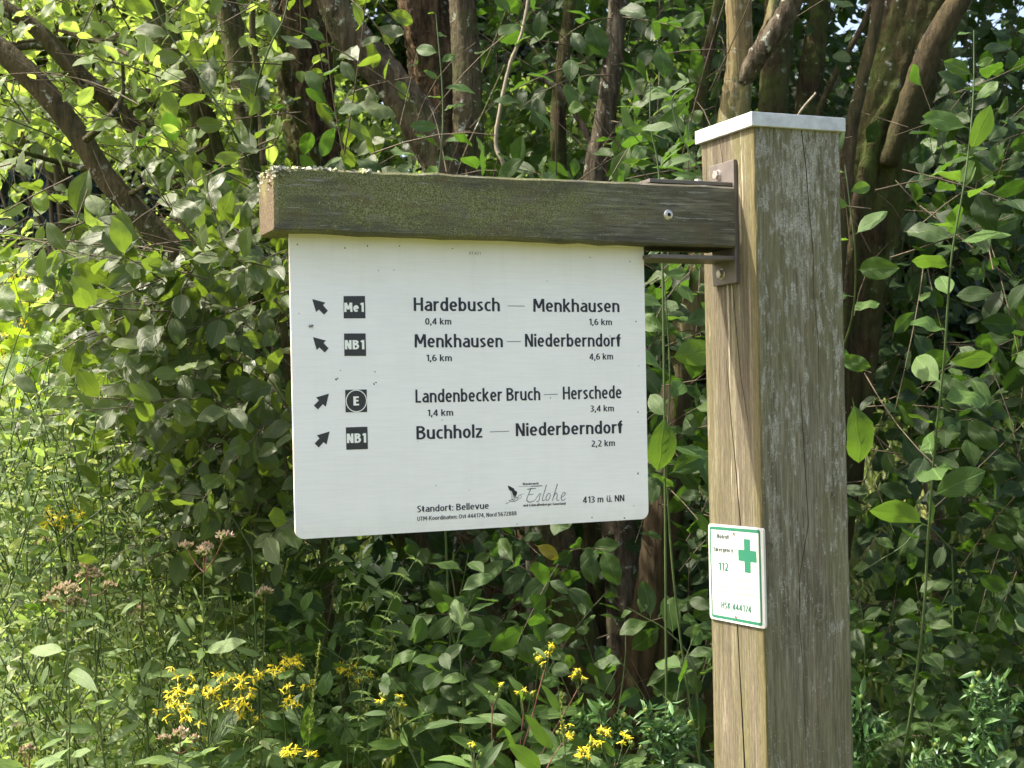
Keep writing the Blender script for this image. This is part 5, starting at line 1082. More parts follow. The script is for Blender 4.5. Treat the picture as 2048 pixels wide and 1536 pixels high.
# ------------------------------------------------------------------ single leafy shoots
def shoot(label, pts, r0, nleaf, L, kind='willow', mat='shoot', name='willow_shoot', cat='shoot', group=None, up=(-.2, -.8, .6), jit=.6, stem='stem', t0=.08, droop=-.1, ang0=0.0, to_ground=True, opp=False, fwd=.5, side_view=True, lfall=.45, top=None):
    S_ = spline([at(px, py, D) for px, py, D in pts], 40)            # from tip to base
    if to_ground:
        p = S_[-1]; g = ground_z(p[0], p[1]); k = max(2, int((p[2]-g)/.06)); t = np.linspace(0, 1, k+1)[1:, None]
        S2 = np.vstack([S_, p+(CF*np.array([1, 1, 0])*rnd.uniform(.2, .45)+CR*rnd.uniform(-.3, .3))*t**1.6+(S_[-1]-S_[-3])*np.array([1, 1, 0])*t*(1-t)*6+np.array([0, 0, g-p[2]-.02])*t])
    else: S2 = S_
    root = empty(name, S2[-1], label, cat, group); pl = Plant(root)
    S2 = S2+(np.sin(np.linspace(0, 9, len(S2))+rnd.uniform(0, 6))*np.linspace(0, .006, len(S2)))[:, None]*CR[None]
    pl.tube(S2, np.linspace(r0*.35, r0*.95, len(S2)), stem, 6)
    k = np.arange(nleaf); t = t0*.2+(1-t0*.2)*(k/nleaf)**.9; idx = np.clip((t*39), 0, 38.99); i = idx.astype(int); f = (idx-i)[:, None]; P = S_[i]*(1-f)+S_[i+1]*f
    tang = nrmz(S_[np.clip(i, 0, 38)]-S_[np.clip(i, 0, 38)+1]); a = nrmz(np.cross(tang, CF[None]+0*tang)); b = np.cross(tang, a)
    ph = k*2.4+ang0 if not opp else (k//2)*1.57+(k % 2)*math.pi+ang0
    if side_view: ph = np.where(k % 2 == 0, 0, math.pi)+rng.normal(0, .5, nleaf)
    s_ = a*np.cos(ph)[:, None]+b*np.sin(ph)[:, None]
    Y = nrmz(s_+tang*fwd+np.array([0, 0, droop])+rng.normal(0, .28, (nleaf, 3))); N = nrmz(np.array(up)[None]+rng.normal(0, jit, (nleaf, 3))); N -= Y*(N*Y).sum(1)[:, None]
    LL = L*(1-lfall*(1-t)**2.2)*(.6+.5*rng.random(nleaf)); LL[:2] *= .7; P = P+tang*rng.normal(0, .008, (nleaf, 1))
    pl.leaves(P+Y*(LL*.14)[:, None], Y, N, LL, kind, mat)
    if top: top(pl, S_)
    return pl
def fin(pl, **k): pl.build(**k)
WS = 'young willow shoots'
fin(shoot('tall young willow shoot with pale leaves in front of the reddish split trunk', [(872, 28, 2.9), (882, 150, 2.9), (884, 260, 2.9), (876, 380, 2.9)], .0032, 13, .062, group=WS))
fin(shoot('green lance-leaved shoot standing nearest left of the post cap', [(1372, 172, 2.5), (1345, 200, 2.5), (1362, 270, 2.5), (1400, 345, 2.5), (1430, 420, 2.5)], .003, 11, .070, 'lance', group=WS))
fin(shoot('green lance-leaved shoot rising behind the arm just left of the bracket', [(1300, 165, 2.55), (1302, 250, 2.55), (1314, 330, 2.55), (1322, 480, 2.55)], .003, 12, .075, 'lance', group=WS))
fin(shoot('tall pale willow shoot with long leaves near the right edge of the picture', [(1948, 60, 2.4), (1946, 200, 2.4), (1932, 350, 2.4), (1905, 520, 2.42), (1890, 720, 2.45), (1868, 900, 2.5), (1850, 1100, 2.55)], .0036, 21, .088, 'willow', 'shoot', group=WS, up=(-.3, -.7, .7)))
fin(shoot('leafy shoot hugging the right edge of the post below the cap', [(1690, 330, 2.4), (1702, 420, 2.4), (1710, 520, 2.42), (1700, 640, 2.5), (1660, 760, 2.6)], .003, 10, .075, group=WS, ang0=0))
fin(shoot('leafy shoot in the gap between the board and the post', [(1322, 500, 2.6), (1332, 620, 2.6), (1338, 760, 2.6), (1335, 900, 2.62), (1340, 1000, 2.65)], .003, 13, .084, group=WS))
fin(shoot('shoot with large round shaded leaves beneath the board', [(888, 1110, 2.75), (905, 1160, 2.75), (918, 1260, 2.75), (926, 1360, 2.75), (925, 1460, 2.75)], .0026, 9, .080, mat='willow', group=WS))
fin(shoot('long shoot crossing the dark mossy trunk with grey-green leaves at the top', [(584, -60, 2.8), (568, 30, 2.8), (545, 85, 2.82), (520, 160, 2.9), (500, 240, 3.2), (496, 330, 3.7)], .003, 11, .085, mat='willow_grey', group=WS, to_ground=False))
fin(shoot('long shoot with greyish leaves hanging across the upper left', [(290, -60, 2.8), (320, 30, 2.8), (360, 100, 2.8), (420, 190, 2.8), (480, 290, 2.85), (540, 400, 3.2), (600, 480, 3.7)], .0032, 18, .078, mat='willow_grey', group=WS, to_ground=False))
fin(shoot('thin leafy shoot left of the tall pale shoot by the right edge', [(1712, 1150, 2.8), (1760, 1120, 2.8), (1810, 1090, 2.8), (1850, 1050, 2.85), (1900, 1100, 2.9)], .0025, 9, .07, mat='willow', group=WS))
fin(shoot('leafy shoot left of the board edge among greyish leaves', [(240, 860, 2.75), (300, 900, 2.75), (380, 960, 2.75), (450, 1020, 2.8), (500, 1100, 2.8)], .0025, 12, .068, mat='willow_grey', group=WS))
fin(shoot('broad-leaved shoot at the foot of the picture left of the post', [(1255, 1215, 2.7), (1290, 1235, 2.7), (1330, 1260, 2.7), (1380, 1320, 2.7), (1400, 1420, 2.7)], .0025, 9, .078, mat='willow', group=WS))
def single_leaf(label, px, py, D, ang, L, mat, kind='willow', nrm=(-.2, -.9, .3), cat='leaf', name='leaf'):
    c = at(px, py, D); Y = CR*math.cos(ang)+CU*math.sin(ang); r0 = empty(name, c, label, cat)
    V, F, UV = TPL[KINDS[kind][1]]; N = np.array(nrm)-Y*(np.array(nrm)@Y); N /= np.linalg.norm(N); X = np.cross(Y, N)
    W_ = V[:, :1]*X*L+V[:, 1:2]*Y*L+V[:, 2:3]*N*L
    link('blade', mesh_mixed('blade', W_, F, UV), M[mat], r0)
single_leaf('yellowed spotted leaf in the dark foliage below the board', 1075, 1092, 2.72, -.45, .045, 'yellow_leaf')
single_leaf('large bright hanging leaf between the board and the post', 1328, 838, 2.5, -1.62, .088, 'shoot')
single_leaf('large bright hanging leaf against the right side of the post', 1708, 812, 2.35, -1.35, .092, 'shoot')

def dead_stem(label, pts, mat='twig_dead', r=.006):
    S_ = spline([at(px, py, D) for px, py, D in pts], 60); S_ = ground_down(np.hstack([S_, np.full((60, 1), r)])); root = empty('dead_stem', S_[-1, :3], label, 'branch', 'dry stems hanging in the thicket')
    V, F = tube_arrays(S_[:, :3], np.linspace(r*.6, r, len(S_)), 7, rough=.1, seed=3); link('stem', mesh_mixed('stem', V-S_[-1, :3], F, None), M[mat], root)
dead_stem('pale dry stem hanging in a bend right of the grey-brown trunk above the arm', [(1066, -60, 3.3), (1045, 60, 3.3), (1020, 130, 3.3), (1000, 220, 3.3), (992, 290, 3.3), (1012, 345, 3.3), (1040, 500, 3.4)])
dead_stem('thin dry twig slanting down to the right of the reddish trunk', [(1010, 130, 3.4), (960, 240, 3.4), (925, 320, 3.4), (900, 420, 3.5)], 'bark_grey', .004)
dead_stem('thin broken twig sticking up left of the slanting trunk behind the cap', [(1632, 186, 3.3), (1600, 225, 3.3), (1560, 300, 3.35), (1500, 500, 3.4)], 'twig_dead', .004)

# ------------------------------------------------------------------ herbs
def flower_star(pl, C, r, n=6, mat='petal'):
    k = len(C); 
    for j in range(n):
        if rng.random() < .12: continue
        axis = nrmz(np.array([-.25, -.55, .75])[None]+rng.normal(0, .45, (k, 3))); a = nrmz(np.cross(axis, rng.normal(0, 1, (k, 3)))); b = np.cross(axis, a)
        th = j*6.283/n+rng.normal(0, .15, k); Y = a*np.cos(th)[:, None]+b*np.sin(th)[:, None]+axis*.15
        pl.leaves(C, Y, axis, np.full(k, r)*(.8+.4*rng.random(k)), 'lown', mat, .9)
def ball(c, r, sub_=1, sq=1.0):
    bm = bmesh.new(); bmesh.ops.create_icosphere(bm, subdivisions=sub_, radius=r); V = np.array([v.co for v in bm.verts]); F = np.array([[v.index for v in f.verts]+[f.verts[2].index] for f in bm.faces]); bm.free()
    V[:, 2] *= sq; return V+c, F
def heads(pl, C, r, mat, name, sq=1.1, stuff=True):
    Vs, Fs, c = [], [], 0
    for p in C:
        V, F = ball(p, r*rng.uniform(.75, 1.25), 1, sq); Vs.append(V-rl(pl.root)); Fs.append(F+c); c += len(V)
    o = link(name, mesh_mixed(name, np.vstack(Vs), np.vstack(Fs), None), M[mat], pl.root)
    if stuff: o['kind'] = 'stuff'
def ragwort(label, tip, D, w, h, base, nfl=26, fr=.010, leafL=.085, nleaf=9, stem='stem_red', open_=1.0):
    """branching herb with a flat-topped cluster of yellow star flowers"""
    mid = ((tip[0]+base[0])/2+rnd.uniform(-8, 8), (tip[1]+base[1])/2)
    tp = (tip[0], tip[1]+h*1.1)
    pl = shoot(label, [(*tp, D), (*mid, D), (*base, D)], .0024, nleaf, leafL, 'lance', 'shoot', 'ragwort', 'flower', 'yellow ragwort plants', stem=stem, fwd=.7, lfall=.35, jit=.4)
    s = D/FPX; o = at(*tp, D); C = []
    nb = max(4, nfl//4)
    for b in range(nb):
        th = rnd.uniform(0, 6.283); rr = math.sqrt(rnd.random())*w/2*s; e = o+CR*math.cos(th)*rr+np.array([CF[0], CF[1], 0])*math.sin(th)*rr*.8+np.array([0, 0, h*s*rnd.uniform(.35, 1.25)])
        st = o-np.array([0, 0, rnd.uniform(0, .03)]); m = (st+e)/2+np.array([0, 0, -.1*rr]); pl.tube(spline([st, m, e], 7), .0008, 'stem', 4)
        for q in range(max(1, nfl//nb)):
            c = e+np.array([rnd.gauss(0, 1)*w*s*.09, rnd.gauss(0, 1)*w*s*.09, rnd.gauss(0, .6)*h*s*.12]); C.append(c)
            pl.tube(np.array([e-np.array([0, 0, .008]), c-np.array([0, 0, .004])]), .0005, 'stem', 3)
    C = np.array(C); flower_star(pl, C[:max(1, int(len(C)*open_))], fr*.86, 6)
    heads(pl, C-np.array([0, 0, .003]), .0030, 'bud', 'flower_buds', 1.5)
    heads(pl, C[:max(1, int(len(C)*open_))], .0022, 'petal', 'flower_centres', 1.0)
    pl.build(120, 9, name='leaf', stuffname='petals')
RG = [('wide dense yellow ragwort cluster at lower left, broadest of all', (415, 1370), 2.6, 165, 110, (430, 1640), 64, .0135, 1.0), ('yellow ragwort cluster right of the broadest one', (560, 1330), 2.7, 90, 55, (575, 1640), 24, .0125, 1.0),
      ('yellow ragwort cluster below the left end of the board, third from left', (600, 1375), 2.65, 90, 45, (625, 1640), 22, .012, 1.0), ('loose yellow ragwort cluster below the left corner of the board', (680, 1335), 2.75, 70, 40, (700, 1640), 16, .011, 1.0),
      ('small ragwort with opening buds on a leaning stem left of centre', (778, 1385), 2.45, 50, 30, (880, 1640), 12, .008, .7), ('partly hidden yellow ragwort at the very bottom left of centre', (600, 1500), 2.4, 70, 40, (610, 1660), 18, .011, 1.0),
      ('ragwort stem in tight bud at the bottom centre', (985, 1368), 2.4, 42, 30, (990, 1640), 12, .006, .4), ('ragwort with mostly closed heads on a reddish stem, bottom centre', (1048, 1380), 2.4, 52, 34, (1015, 1640), 16, .007, .6),
      ('tallest ragwort head against the dark hollow beneath the board', (1092, 1290), 2.4, 52, 36, (1010, 1660), 16, .0085, .8), ('ragwort head just right of the tallest one', (1158, 1338), 2.4, 50, 32, (1040, 1660), 13, .008, .7),
      ('low ragwort head behind the grass spike', (1125, 1450), 2.35, 52, 32, (1060, 1650), 14, .008, .7), ('full yellow ragwort head between the grass spike and the thistles', (1232, 1465), 2.3, 80, 50, (1200, 1680), 26, .010, .8),
      ('small budding ragwort low at the bottom centre', (948, 1490), 2.35, 34, 24, (950, 1640), 8, .006, .4)]
RG += [('loose yellow ragwort spray between the broadest cluster and its right neighbour', (500, 1400), 2.8, 80, 60, (505, 1640), 22, .0125, 1.0), ('sparse yellow ragwort just above the second cluster from the left', (585, 1300), 2.85, 90, 50, (600, 1640), 20, .012, 1.0),
       ('small yellow ragwort tucked under the broadest cluster', (395, 1470), 2.7, 60, 30, (400, 1640), 12, .011, 1.0), ('ragwort in bud at the right of the loose cluster under the board corner', (720, 1345), 2.8, 50, 36, (735, 1640), 14, .010, .9),
       ('yellow ragwort low beside the small thistle', (1175, 1500), 2.3, 50, 34, (1185, 1680), 14, .009, .9)]
for lb, tip, D, w, h, base, nf, fr, op in RG: ragwort(lb, tip, D, w, h, base, nf, fr, stem='stem_red' if tip[0] > 900 else 'stem', open_=op)
def agrimony(label, hd, D, base, leafL=.085, stem='stem_red', n=10, r=.5):
    pts = [(hd[0][0], hd[0][1]+25, D), ((hd[0][0]+base[0])/2, (hd[0][1]+base[1])/2, D), (*base, D)]
    pl = shoot(label, pts, .0021, n, leafL, 'lance', 'herb', 'hemp_agrimony', 'flower', 'hemp agrimony plants', stem='stem', opp=True, fwd=.35, lfall=.3, up=(-.35, -.5, .8), jit=.35)
    s = D/FPX; o = at(hd[0][0], hd[0][1]+45, D); C = []
    for hx, hy, hw in hd:
        e = at(hx, hy+8, D+rnd.uniform(-.03, .03)); pl.tube(spline([o, (o+e)/2+np.array([0, 0, -.006]), e], 8), .0010, 'stem_red', 4)
        for q in range(int(46*(hw/40)**1.3)):
            th = rnd.uniform(0, 6.283); rr = math.sqrt(rnd.random()); C.append(e+CR*math.cos(th)*rr*hw*s/2+np.array([CF[0], CF[1], 0])*math.sin(th)*rr*hw*s/2+np.array([0, 0, (1-rr*rr)*hw*s*.28+rnd.uniform(-.002, .002)]))
            if q % 3 == 0: pl.tube(np.array([e-np.array([0, 0, .006]), C[-1]]), .0005, 'stem', 3)
    C = np.array(C); k = len(C); 
    for j in range(2):
        pl.leaves(C-np.array([0, 0, .002]), nrmz(np.array([0, 0, 1.])+rng.normal(0, .55, (k, 3))), nrmz(rng.normal(0, 1, (k, 3))), np.full(k, .0085)*(.7+.6*rng.random(k)), 'lown', 'pink', 1.5)
    heads(pl, C-np.array([0, 0, .001]), .0022, 'bud', 'flower_heads', 1.4)
    pl.build(120, 9, stuffname='florets')
AG = [('pink domed hemp agrimony head nearest the left edge, the largest one', [(132, 1178, 60), (100, 1195, 34), (150, 1200, 40)], 2.6, (142, 1640)), ('pink hemp agrimony head just right of and behind the largest one', [(180, 1146, 52), (170, 1125, 24), (218, 1165, 24)], 2.75, (215, 1640)),
      ('three-forked hemp agrimony with pinkish buds below the left of the board', [(408, 1100, 30), (372, 1085, 26), (415, 1088, 26), (450, 1065, 26)], 2.65, (400, 1640)), ('pale budding hemp agrimony beside the lower left board corner', [(530, 1180, 32)], 2.75, (520, 1640)),
      ('hemp agrimony with greenish buds low at the bottom left', [(360, 1462, 32), (330, 1470, 18), (388, 1470, 18)], 2.45, (352, 1640)),
      ('tall faint hemp agrimony at the far left behind the pink heads', [(90, 1085, 50), (60, 1100, 30)], 3.2, (95, 1640)), 
      ('narrow hemp agrimony in bud between the pink heads and the yellow flowers', [(285, 1210, 22), (270, 1222, 16)], 2.9, (300, 1640)), ('small hemp agrimony in bud at the lower left corner', [(58, 1490, 22), (44, 1498, 14)], 2.4, (60, 1660))]
for lb, hd, D, base in AG: agrimony(lb, hd, D, base)
def thistle(label, tip, D, base, n=26, L=.045, buds=(), arms=()):
    pl = shoot(label, [(*tip, D), ((tip[0]+base[0])/2+4, (tip[1]+base[1])/2, D), (*base, D)], .0026, n, L, 'lown', 'thistle', 'thistle', 'thistle', 'thistles', side_view=False, fwd=.8, lfall=.6, jit=.6, droop=.05)
    arms = list(arms) or [((tip[0]+(-1)**i*rnd.uniform(25, 50), tip[1]+rnd.uniform(10, 60)), (tip[0]+(-1)**i*2, tip[1]+70+i*16)) for i in range(4)]
    for e, b in arms:
        P = spline([at(*b, D), at((b[0]+e[0])/2, (b[1]+e[1])/2+6, D), at(*e, D)], 12); pl.tube(P, np.linspace(.0018, .0008, 12), 'stem', 4); buds = list(buds)+[e]
        for i in range(1, 12):
            k = 4; pl.leaves(np.repeat(P[i:i+1], k, 0), nrmz(rng.normal(0, 1, (k, 3))+np.array([0, 0, .3])), nrmz(rng.normal(0, 1, (k, 3))), np.full(k, L*.45), 'lown', 'thistle', 1.0)
    S_ = spline([at(*tip, D), at((tip[0]+base[0])/2+4, (tip[1]+base[1])/2, D), at(*base, D)], 60)
    m = 90; ii = rng.integers(0, 60, m); pl.leaves(S_[ii]+rng.normal(0, .004, (m, 3)), nrmz(rng.normal(0, 1, (m, 3))+np.array([0, 0, .3])), nrmz(rng.normal(0, 1, (m, 3))), L*(.3+.4*rng.random(m)), 'lown', 'thistle', 1.0)
    heads(pl, [at(x, y, D) for x, y in buds+[tip]], .0055, 'bud', 'flower_buds', 1.2)
    pl.build(90, 12, stuffname='spines')
thistle('spiny green thistle beside the foot of the post on its left', (1338, 1408), 2.35, (1345, 1680), 24, .055)
thistle('smaller spiny thistle left of the one beside the post', (1200, 1415), 2.5, (1215, 1680), 20, .05)
thistle('branched thistle with round green buds at the lower right', (1958, 1348), 2.35, (1975, 1700), 26, .05, arms=[((1945, 1375), (1965, 1440)), ((2008, 1360), (1970, 1430)), ((2045, 1395), (1975, 1470)), ((1998, 1460), (1972, 1500)), ((1930, 1480), (1975, 1530))])
thistle('low spiny thistle at the bottom left of the round-budded one', (1870, 1490), 2.5, (1880, 1700), 20, .05)
thistle('faint spiny thistle tucked against the right foot of the post', (1722, 1395), 2.6, (1730, 1700), 22, .06)
# cleavers
def cleavers(label, pts, D):
    S_ = spline([at(x, y, D) for x, y in pts], 30); root = empty('cleavers', S_[-1], label, 'plant', 'cleavers'); pl = Plant(root); pl.tube(S_, .0006, 'stem', 4)
    for i in range(0, 30, 3):
        k = 7; th = np.arange(k)/k*6.283; tg = nrmz(np.gradient(S_, axis=0)[i]); a = nrmz(np.cross(tg, [0.1, 1, .2])); b = np.cross(tg, a)
        Y = a*np.cos(th)[:, None]+b*np.sin(th)[:, None]+tg*-.25; pl.leaves(np.repeat(S_[i:i+1], k, 0), Y, np.repeat(-tg[None], k, 0), np.full(k, .020), 'lown', 'herb', .8)
    pl.build(80, 9, stuffname='leaf_whorls')
cleavers('thin cleavers stem with leaf whorls slanting up below the board', [(830, 1120), (780, 1210), (735, 1330), (715, 1450), (700, 1600)], 2.6)
cleavers('second cleavers stem leaning left beside the first below the board', [(700, 1170), (712, 1260), (722, 1350), (735, 1460), (740, 1600)], 2.65)
cleavers('cleavers stem crossing in front of the thin dark trunk', [(795, 1150), (770, 1270), (770, 1380), (760, 1600)], 2.7)
# grass stalks
def stalk(label, pts, D, spike=60):
    S_ = spline([at(x, y, D) for x, y in pts], 40); root = empty('grass_stalk', S_[-1], label, 'grass', 'grass stalks'); pl = Plant(root); pl.tube(S_, .0008, 'grass', 5)
    for i in range(0, 26):
        k = 3; pl.leaves(np.repeat(S_[i:i+1], k, 0), nrmz(np.repeat(nrmz(S_[max(0, i-1)]-S_[i+1])[None], k, 0)+rng.normal(0, .22, (k, 3))), nrmz(rng.normal(0, 1, (k, 3))), np.full(k, .010), 'lown', 'grass', 1.2)
    pl.build(60, 9, stuffname='seed_spike')
M_stalk = M['grass']
stalk('pale upright grass spike in front of the low ragwort at the bottom', [(1123, 1395), (1124, 1440), (1130, 1500), (1136, 1600)], 2.25)
stalk('grass stalk leaning across the lower left herbs', [(262, 1045), (300, 1150), (318, 1300), (330, 1500)], 2.6)
stalk('thin grass stalk at the bottom edge right of centre left', [(640, 1290), (628, 1380), (618, 1480), (610, 1600)], 2.5)

# undergrowth: countless herbs at the lower left
ug = empty('undergrowth', at(250, 1500, 3.4), 'dense sunlit mass of mixed green herbs filling the lower left', 'undergrowth'); up_ = Plant(ug)
UG = [(-60, 900), (200, 930), (400, 1060), (640, 1180), (760, 1640), (-60, 1640)]
sprays(up_, UG, 2.8, 3.6, 420, .042, 'lance', 'herb', 9, .26, (-.05, -.1, .9), (-.4, -.4, .8), spread=.3, stemmat='stem', hole=patchy(21, 80, .25), mats=['herb', 'shoot', 'herb', 'grass'])
sprays(up_, UG, 3.6, 5.0, 480, .045, 'lance', 'herb', 9, .28, (-.05, -.1, .9), (-.4, -.4, .8), spread=.3, stemmat='stem', mats=['herb', 'shoot', 'grass'])
FH = [(-60, 870), (120, 880), (330, 1000), (520, 1150), (640, 1640), (-60, 1640)]
sprays(up_, FH, 2.78, 3.5, 620, .028, 'lance', 'herb_sunlit', 11, .22, (-.05, -.1, .9), (-.45, -.2, .85), spread=.35, stemmat='stem', hole=patchy(23, 90, .30), mats=['herb_sunlit', 'herb', 'herb_sunlit'])
sprays(up_, [(-70, 580), (60, 560), (240, 720), (330, 900), (300, 1100), (-70, 1100)], 4.5, 6.5, 420, .034, 'lance', 'herb_sunlit', 10, .32, (-.05, -.1, .9), (-.45, -.2, .85), spread=.3, stemmat='stem', mats=['herb_sunlit', 'herb', 'grass'])
sprays(up_, [(560, 1250), (1420, 1380), (1420, 1640), (560, 1640)], 2.6, 3.4, 90, .046, 'willow', 'willow', 7, .22, (-.05, -.1, .9), (-.3, -.5, .8), spread=.35, stemmat='stem', mats=['willow', 'willow', 'shoot'])
sprays(up_, [(1690, 1380), (2300, 1380), (2300, 1640), (1690, 1640)], 2.6, 3.4, 70, .05, 'willow', 'willow', 7, .22, (-.05, -.1, .9), (-.3, -.5, .8), spread=.35, stemmat='stem', mats=['willow', 'willow', 'shoot'])

up_.build(300, 12)
# oak sapling left
def sapling(name, label, polys, D0, D1, n, L, kind, mat, base, cat, group=None, **k):
    r0 = empty(name, at(*base), label, cat, group); p = Plant(r0)
    q = at(*base); p.tube(spline([q, (q+at(polys[0][0], polys[0][1], D0))/2, at((polys[0][0]+polys[2][0])/2, (polys[0][1]+polys[2][1])/2, D0)], 14), np.linspace(.012, .004, 14), 'twig', 6)
    sprays(p, polys, D0, D1, n, L, kind, mat, 6, .28, **k); p.build(200, 12); return p
sapling('oak_sapling', 'bright green young oak with lobed leaves left of the willow foliage', [(-60, 680), (110, 600), (330, 620), (330, 760), (300, 960), (100, 1010), (-60, 980)], 3.9, 4.6, 110, .085, 'oak', 'oak', (200, 1250, 5.0), 'sapling', bias=(-.2, -.3, .3), up=(-.4, -.5, .8), hole=patchy(22, 110, .3), spread=.7)
# yellow blossoms in the sunny herbs at the far left
def yb(label, cx, cy, D, w, h, n=40):
    r0 = empty('ragwort', at(cx, cy+120, D), label, 'flower', 'yellow ragwort plants'); pl = Plant(r0); s = D/FPX
    C = np.array([at(cx+rnd.gauss(0, 1)*w/2.5, cy+rnd.gauss(0, 1)*h/2.5, D+rnd.uniform(-.1, .1)) for _ in range(n)]); flower_star(pl, C, .017, 6)
    for c in C[::3]: pl.tube(np.array([at(cx, cy+120, D), (c+at(cx, cy+60, D))/2, c]), .0015, 'stem', 4)
    pl.build(60, 9, stuffname='petals')
yb('blurred yellow ragwort in the sun at the left edge, upper one', 55, 610, 4.1, 75, 75, 60)
yb('blurred yellow ragwort in the sun at the left edge, lower one', 15, 700, 4.1, 40, 50, 20)
yb('blurred yellow ragwort beside the pink thistle at the left below the oak', 130, 1035, 3.0, 60, 24, 22)

# ------------------------------------------------------------------ background shrubs and trees
def bush(name, label, cx, cy, D, wpx, hpx, n, L, mat, cat='shrub', group=None, kind='low', shell=.5, trunk=True, depth=1.0, lumps=9, seed=0):
    r = np.random.default_rng(seed+100); s = D/FPX; c = at(cx, cy, D); rx, rz = wpx*s/2, hpx*s/2; ry = rx*depth
    base = np.array([c[0], c[1], ground_z(c[0], c[1])]); root = empty(name, base, label, cat, group); pl = Plant(root)
    if trunk:
        top = c+np.array([0, 0, rz*.3]); tt = np.linspace(0, 1, 12)[:, None]; P = base+(top-base)*tt+np.array([.1, .05, 0])*np.sin(tt*4)*rx*.3
        V, F = tube_arrays(P, np.linspace(max(.03, rx*.07), max(.012, rx*.02), 12), 8, rough=.04, seed=seed); link('trunk', mesh_mixed('trunk', V-base, F, None), M['bark_dark'], root)
    lc = r.normal(0, 1, (lumps, 3)); lc = nrmz(lc)*np.array([rx, ry, rz])*(.35+.45*r.random((lumps, 1))); lr = (.35+.3*r.random(lumps))
    if trunk:
        for j in range(min(lumps, 7)):
            e = c+lc[j]; st = base+(c-base)*r.uniform(.4, .9); pl.tube(spline([st, (st+e)/2+np.array([0, 0, -.05*rx]), e], 8), np.linspace(max(.012, rx*.02), .005, 8), 'twig', 5)
    k = r.integers(0, lumps, n); d = nrmz(r.normal(0, 1, (n, 3))); rad = (shell+(1-shell)*r.random(n))[:, None]
    P = c+lc[k]+d*rad*lr[k][:, None]*np.array([rx, ry, rz])
    Y = nrmz(r.normal(0, 1, (n, 3))+np.array([0, 0, -.3])); N = nrmz(d*.6+np.array([-.2, -.3, .8])+r.normal(0, .5, (n, 3))); N -= Y*(N*Y).sum(1)[:, None]
    pl.leaves(P, Y, N, L*(.7+.6*r.random(n)), kind, mat); pl.build(0, 14, stuffname='crown')
BS = 'sunlit shrubs beyond the willow clump'
bush('background_shrub', 'soft grey-green shrub far left above the herbs', 60, 640, 7.5, 420, 330, 9000, .035, 'far', group=BS, seed=1, depth=.8)
bush('background_shrub', 'sunlit shrub behind the herbs left of the board', 330, 760, 7.0, 420, 380, 7000, .05, 'far', group=BS, seed=2)
bush('background_shrub', 'bright shrub glimpsed between the stems above the arm', 1080, 330, 8.5, 560, 420, 8000, .06, 'far', group=BS, seed=3)
bush('background_shrub', 'bright shrub glimpsed left of the post cap', 1360, 330, 9.0, 420, 460, 7000, .06, 'far', group=BS, seed=4)
bush('background_shrub', 'bright shrub glimpsed far right through the dark leaves', 2000, 820, 9.5, 460, 420, 6500, .055, 'far', group=BS, seed=5)
bush('background_shrub', 'low bright shrub glimpsed right of the post near the bottom', 1860, 1260, 7.5, 420, 260, 5000, .05, 'far', group=BS, seed=6)
bush('background_shrub', 'shrub glimpsed between the trunks at upper left', 560, 300, 8.0, 520, 420, 7000, .06, 'far', group=BS, seed=7)
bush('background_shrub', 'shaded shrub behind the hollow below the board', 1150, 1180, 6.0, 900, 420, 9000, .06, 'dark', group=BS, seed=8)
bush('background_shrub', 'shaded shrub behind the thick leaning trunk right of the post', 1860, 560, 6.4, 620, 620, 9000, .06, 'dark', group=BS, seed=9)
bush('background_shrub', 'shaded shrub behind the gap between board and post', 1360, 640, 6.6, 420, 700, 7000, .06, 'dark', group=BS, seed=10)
BT_ = 'trees standing beyond the sunlit shrubs'
bush('background_tree', 'yellow-green tree at the upper left corner beyond the willow limbs', 120, 60, 9.0, 760, 520, 14000, .075, 'far', 'tree', BT_, seed=11, lumps=12)
bush('background_tree', 'green tree behind the mossy trunk at the top', 620, 60, 10.5, 760, 620, 11000, .085, 'far', 'tree', BT_, seed=12, lumps=12)
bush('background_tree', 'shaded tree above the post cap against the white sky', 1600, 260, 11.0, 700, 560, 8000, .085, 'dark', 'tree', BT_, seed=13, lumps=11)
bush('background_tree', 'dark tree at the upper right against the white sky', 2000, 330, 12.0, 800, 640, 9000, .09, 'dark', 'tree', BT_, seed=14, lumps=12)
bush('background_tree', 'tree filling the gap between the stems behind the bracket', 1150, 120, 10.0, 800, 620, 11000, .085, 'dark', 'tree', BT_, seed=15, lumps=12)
bush('background_tree', 'lower dark tree at the right edge behind the tall pale shoot', 2080, 560, 10.5, 520, 460, 8000, .08, 'dark', 'tree', BT_, seed=16, lumps=11)
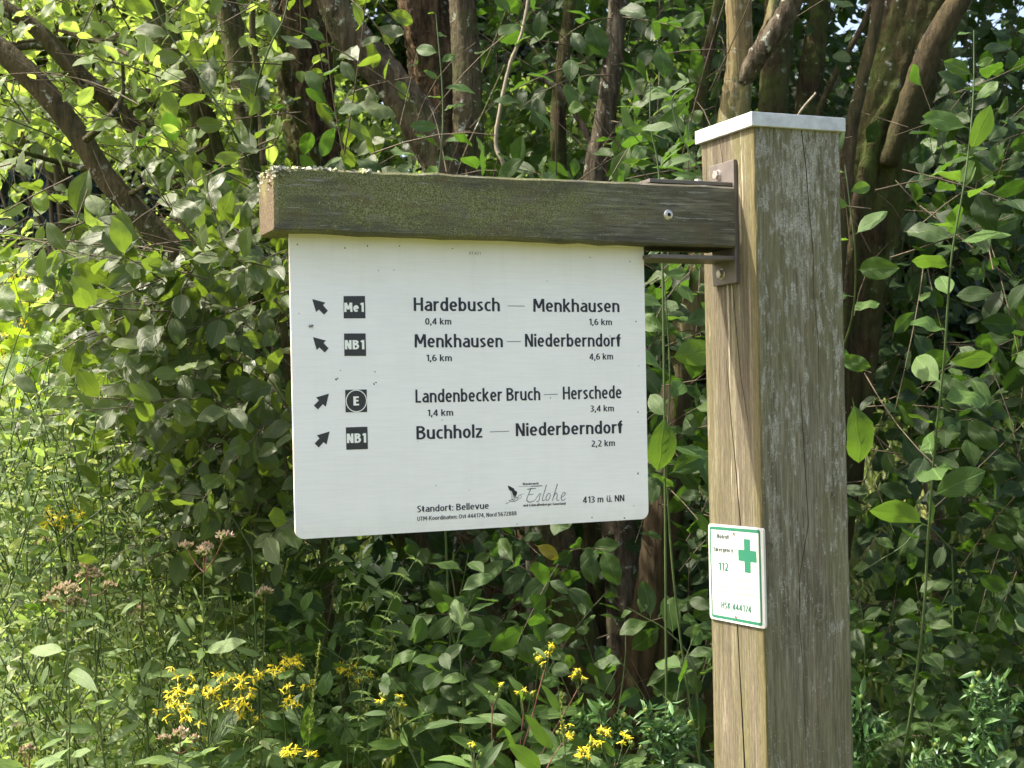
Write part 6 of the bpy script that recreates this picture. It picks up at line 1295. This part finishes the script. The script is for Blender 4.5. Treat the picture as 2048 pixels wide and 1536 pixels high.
def spruce(label, cx, D, topy, wpx, seed):
    r = np.random.default_rng(seed); s = D/FPX; b0 = at(cx, 768, D); g = ground_z(b0[0], b0[1]); base = np.array([b0[0], b0[1], g]); top = at(cx, topy, D)[2]; H = top-g
    root = empty('spruce_tree', base, label, 'tree', 'dark spruces in the distance at the left'); pl = Plant(root)
    V, F = tube_arrays(np.array([base+np.array([0, 0, H*t]) for t in np.linspace(0, 1, 10)]), np.linspace(.18, .02, 10), 8, seed=seed); link('trunk', mesh_mixed('trunk', V-base, F, None), M['bark_dark'], root)
    n = 26000; t = r.random(n)**.8; R = wpx*s/2*(1-t)**.8+.15; tier = .10*H/8; a = r.random(n)*6.283; rr = R*np.sqrt(r.random(n)); nb = 9
    a = np.round(a*nb/6.283)/nb*6.283+r.normal(0, .16, n)+np.floor(t*14)*.7; z = (np.floor(t*14)+.5)/14*H-rr*.35+r.normal(0, .06, n)*H/8
    P = base+np.stack([rr*np.cos(a), rr*np.sin(a), z], 1); Y = np.stack([np.cos(a), np.sin(a), -.7+0*a], 1)+r.normal(0, .3, (n, 3)); N = nrmz(np.array([0, 0, 1.])+r.normal(0, .5, (n, 3))); N -= Y*(N*Y).sum(1)[:, None]/(Y*Y).sum(1)[:, None]
    pl.leaves(P, Y, N, .16*(.6+.8*r.random(n)), 'lown', 'needle'); pl.build(0, 14, stuffname='crown')
spruce('dark spruce at the left edge behind the leaning limb', 40, 15, -260, 620, 31)
spruce('dark spruce right of the edge one, seen between upper left leaves', 330, 17, -100, 520, 32)
spruce('faint dark spruce behind the left end of the arm', 640, 19, -60, 480, 33)
# meadow grass
def meadow():
    n = 26000; r = np.random.default_rng(9); D = 5.5+18*r.random(n)**1.6; px = -300+2700*r.random(n); d = (px-1024)/FPX
    x = CAM_POS[0]+(CF[0]+CR[0]*d)*D; y = CAM_POS[1]+(CF[1]+CR[1]*d)*D; z = np.array([ground_z(a, b) for a, b in zip(x, y)]); P = np.stack([x, y, z-.01], 1)
    root = empty('meadow_grass', P.mean(0)*np.array([1, 1, 0]), 'long sunlit meadow grass on the rising ground beyond the willows', 'grass'); root['kind'] = 'stuff'; pl = Plant(root)
    Y = nrmz(np.array([0, 0, 1.])+r.normal(0, .25, (n, 3))); N = nrmz(np.array([-.3, -.8, .2])+r.normal(0, .6, (n, 3)))
    L = .22+.3*r.random(n)
    Y2 = Y; pl.leaves(P, Y2, N, L, 'lown', 'grass', .18); pl.build(0, 14, stuffname='blades')
meadow()
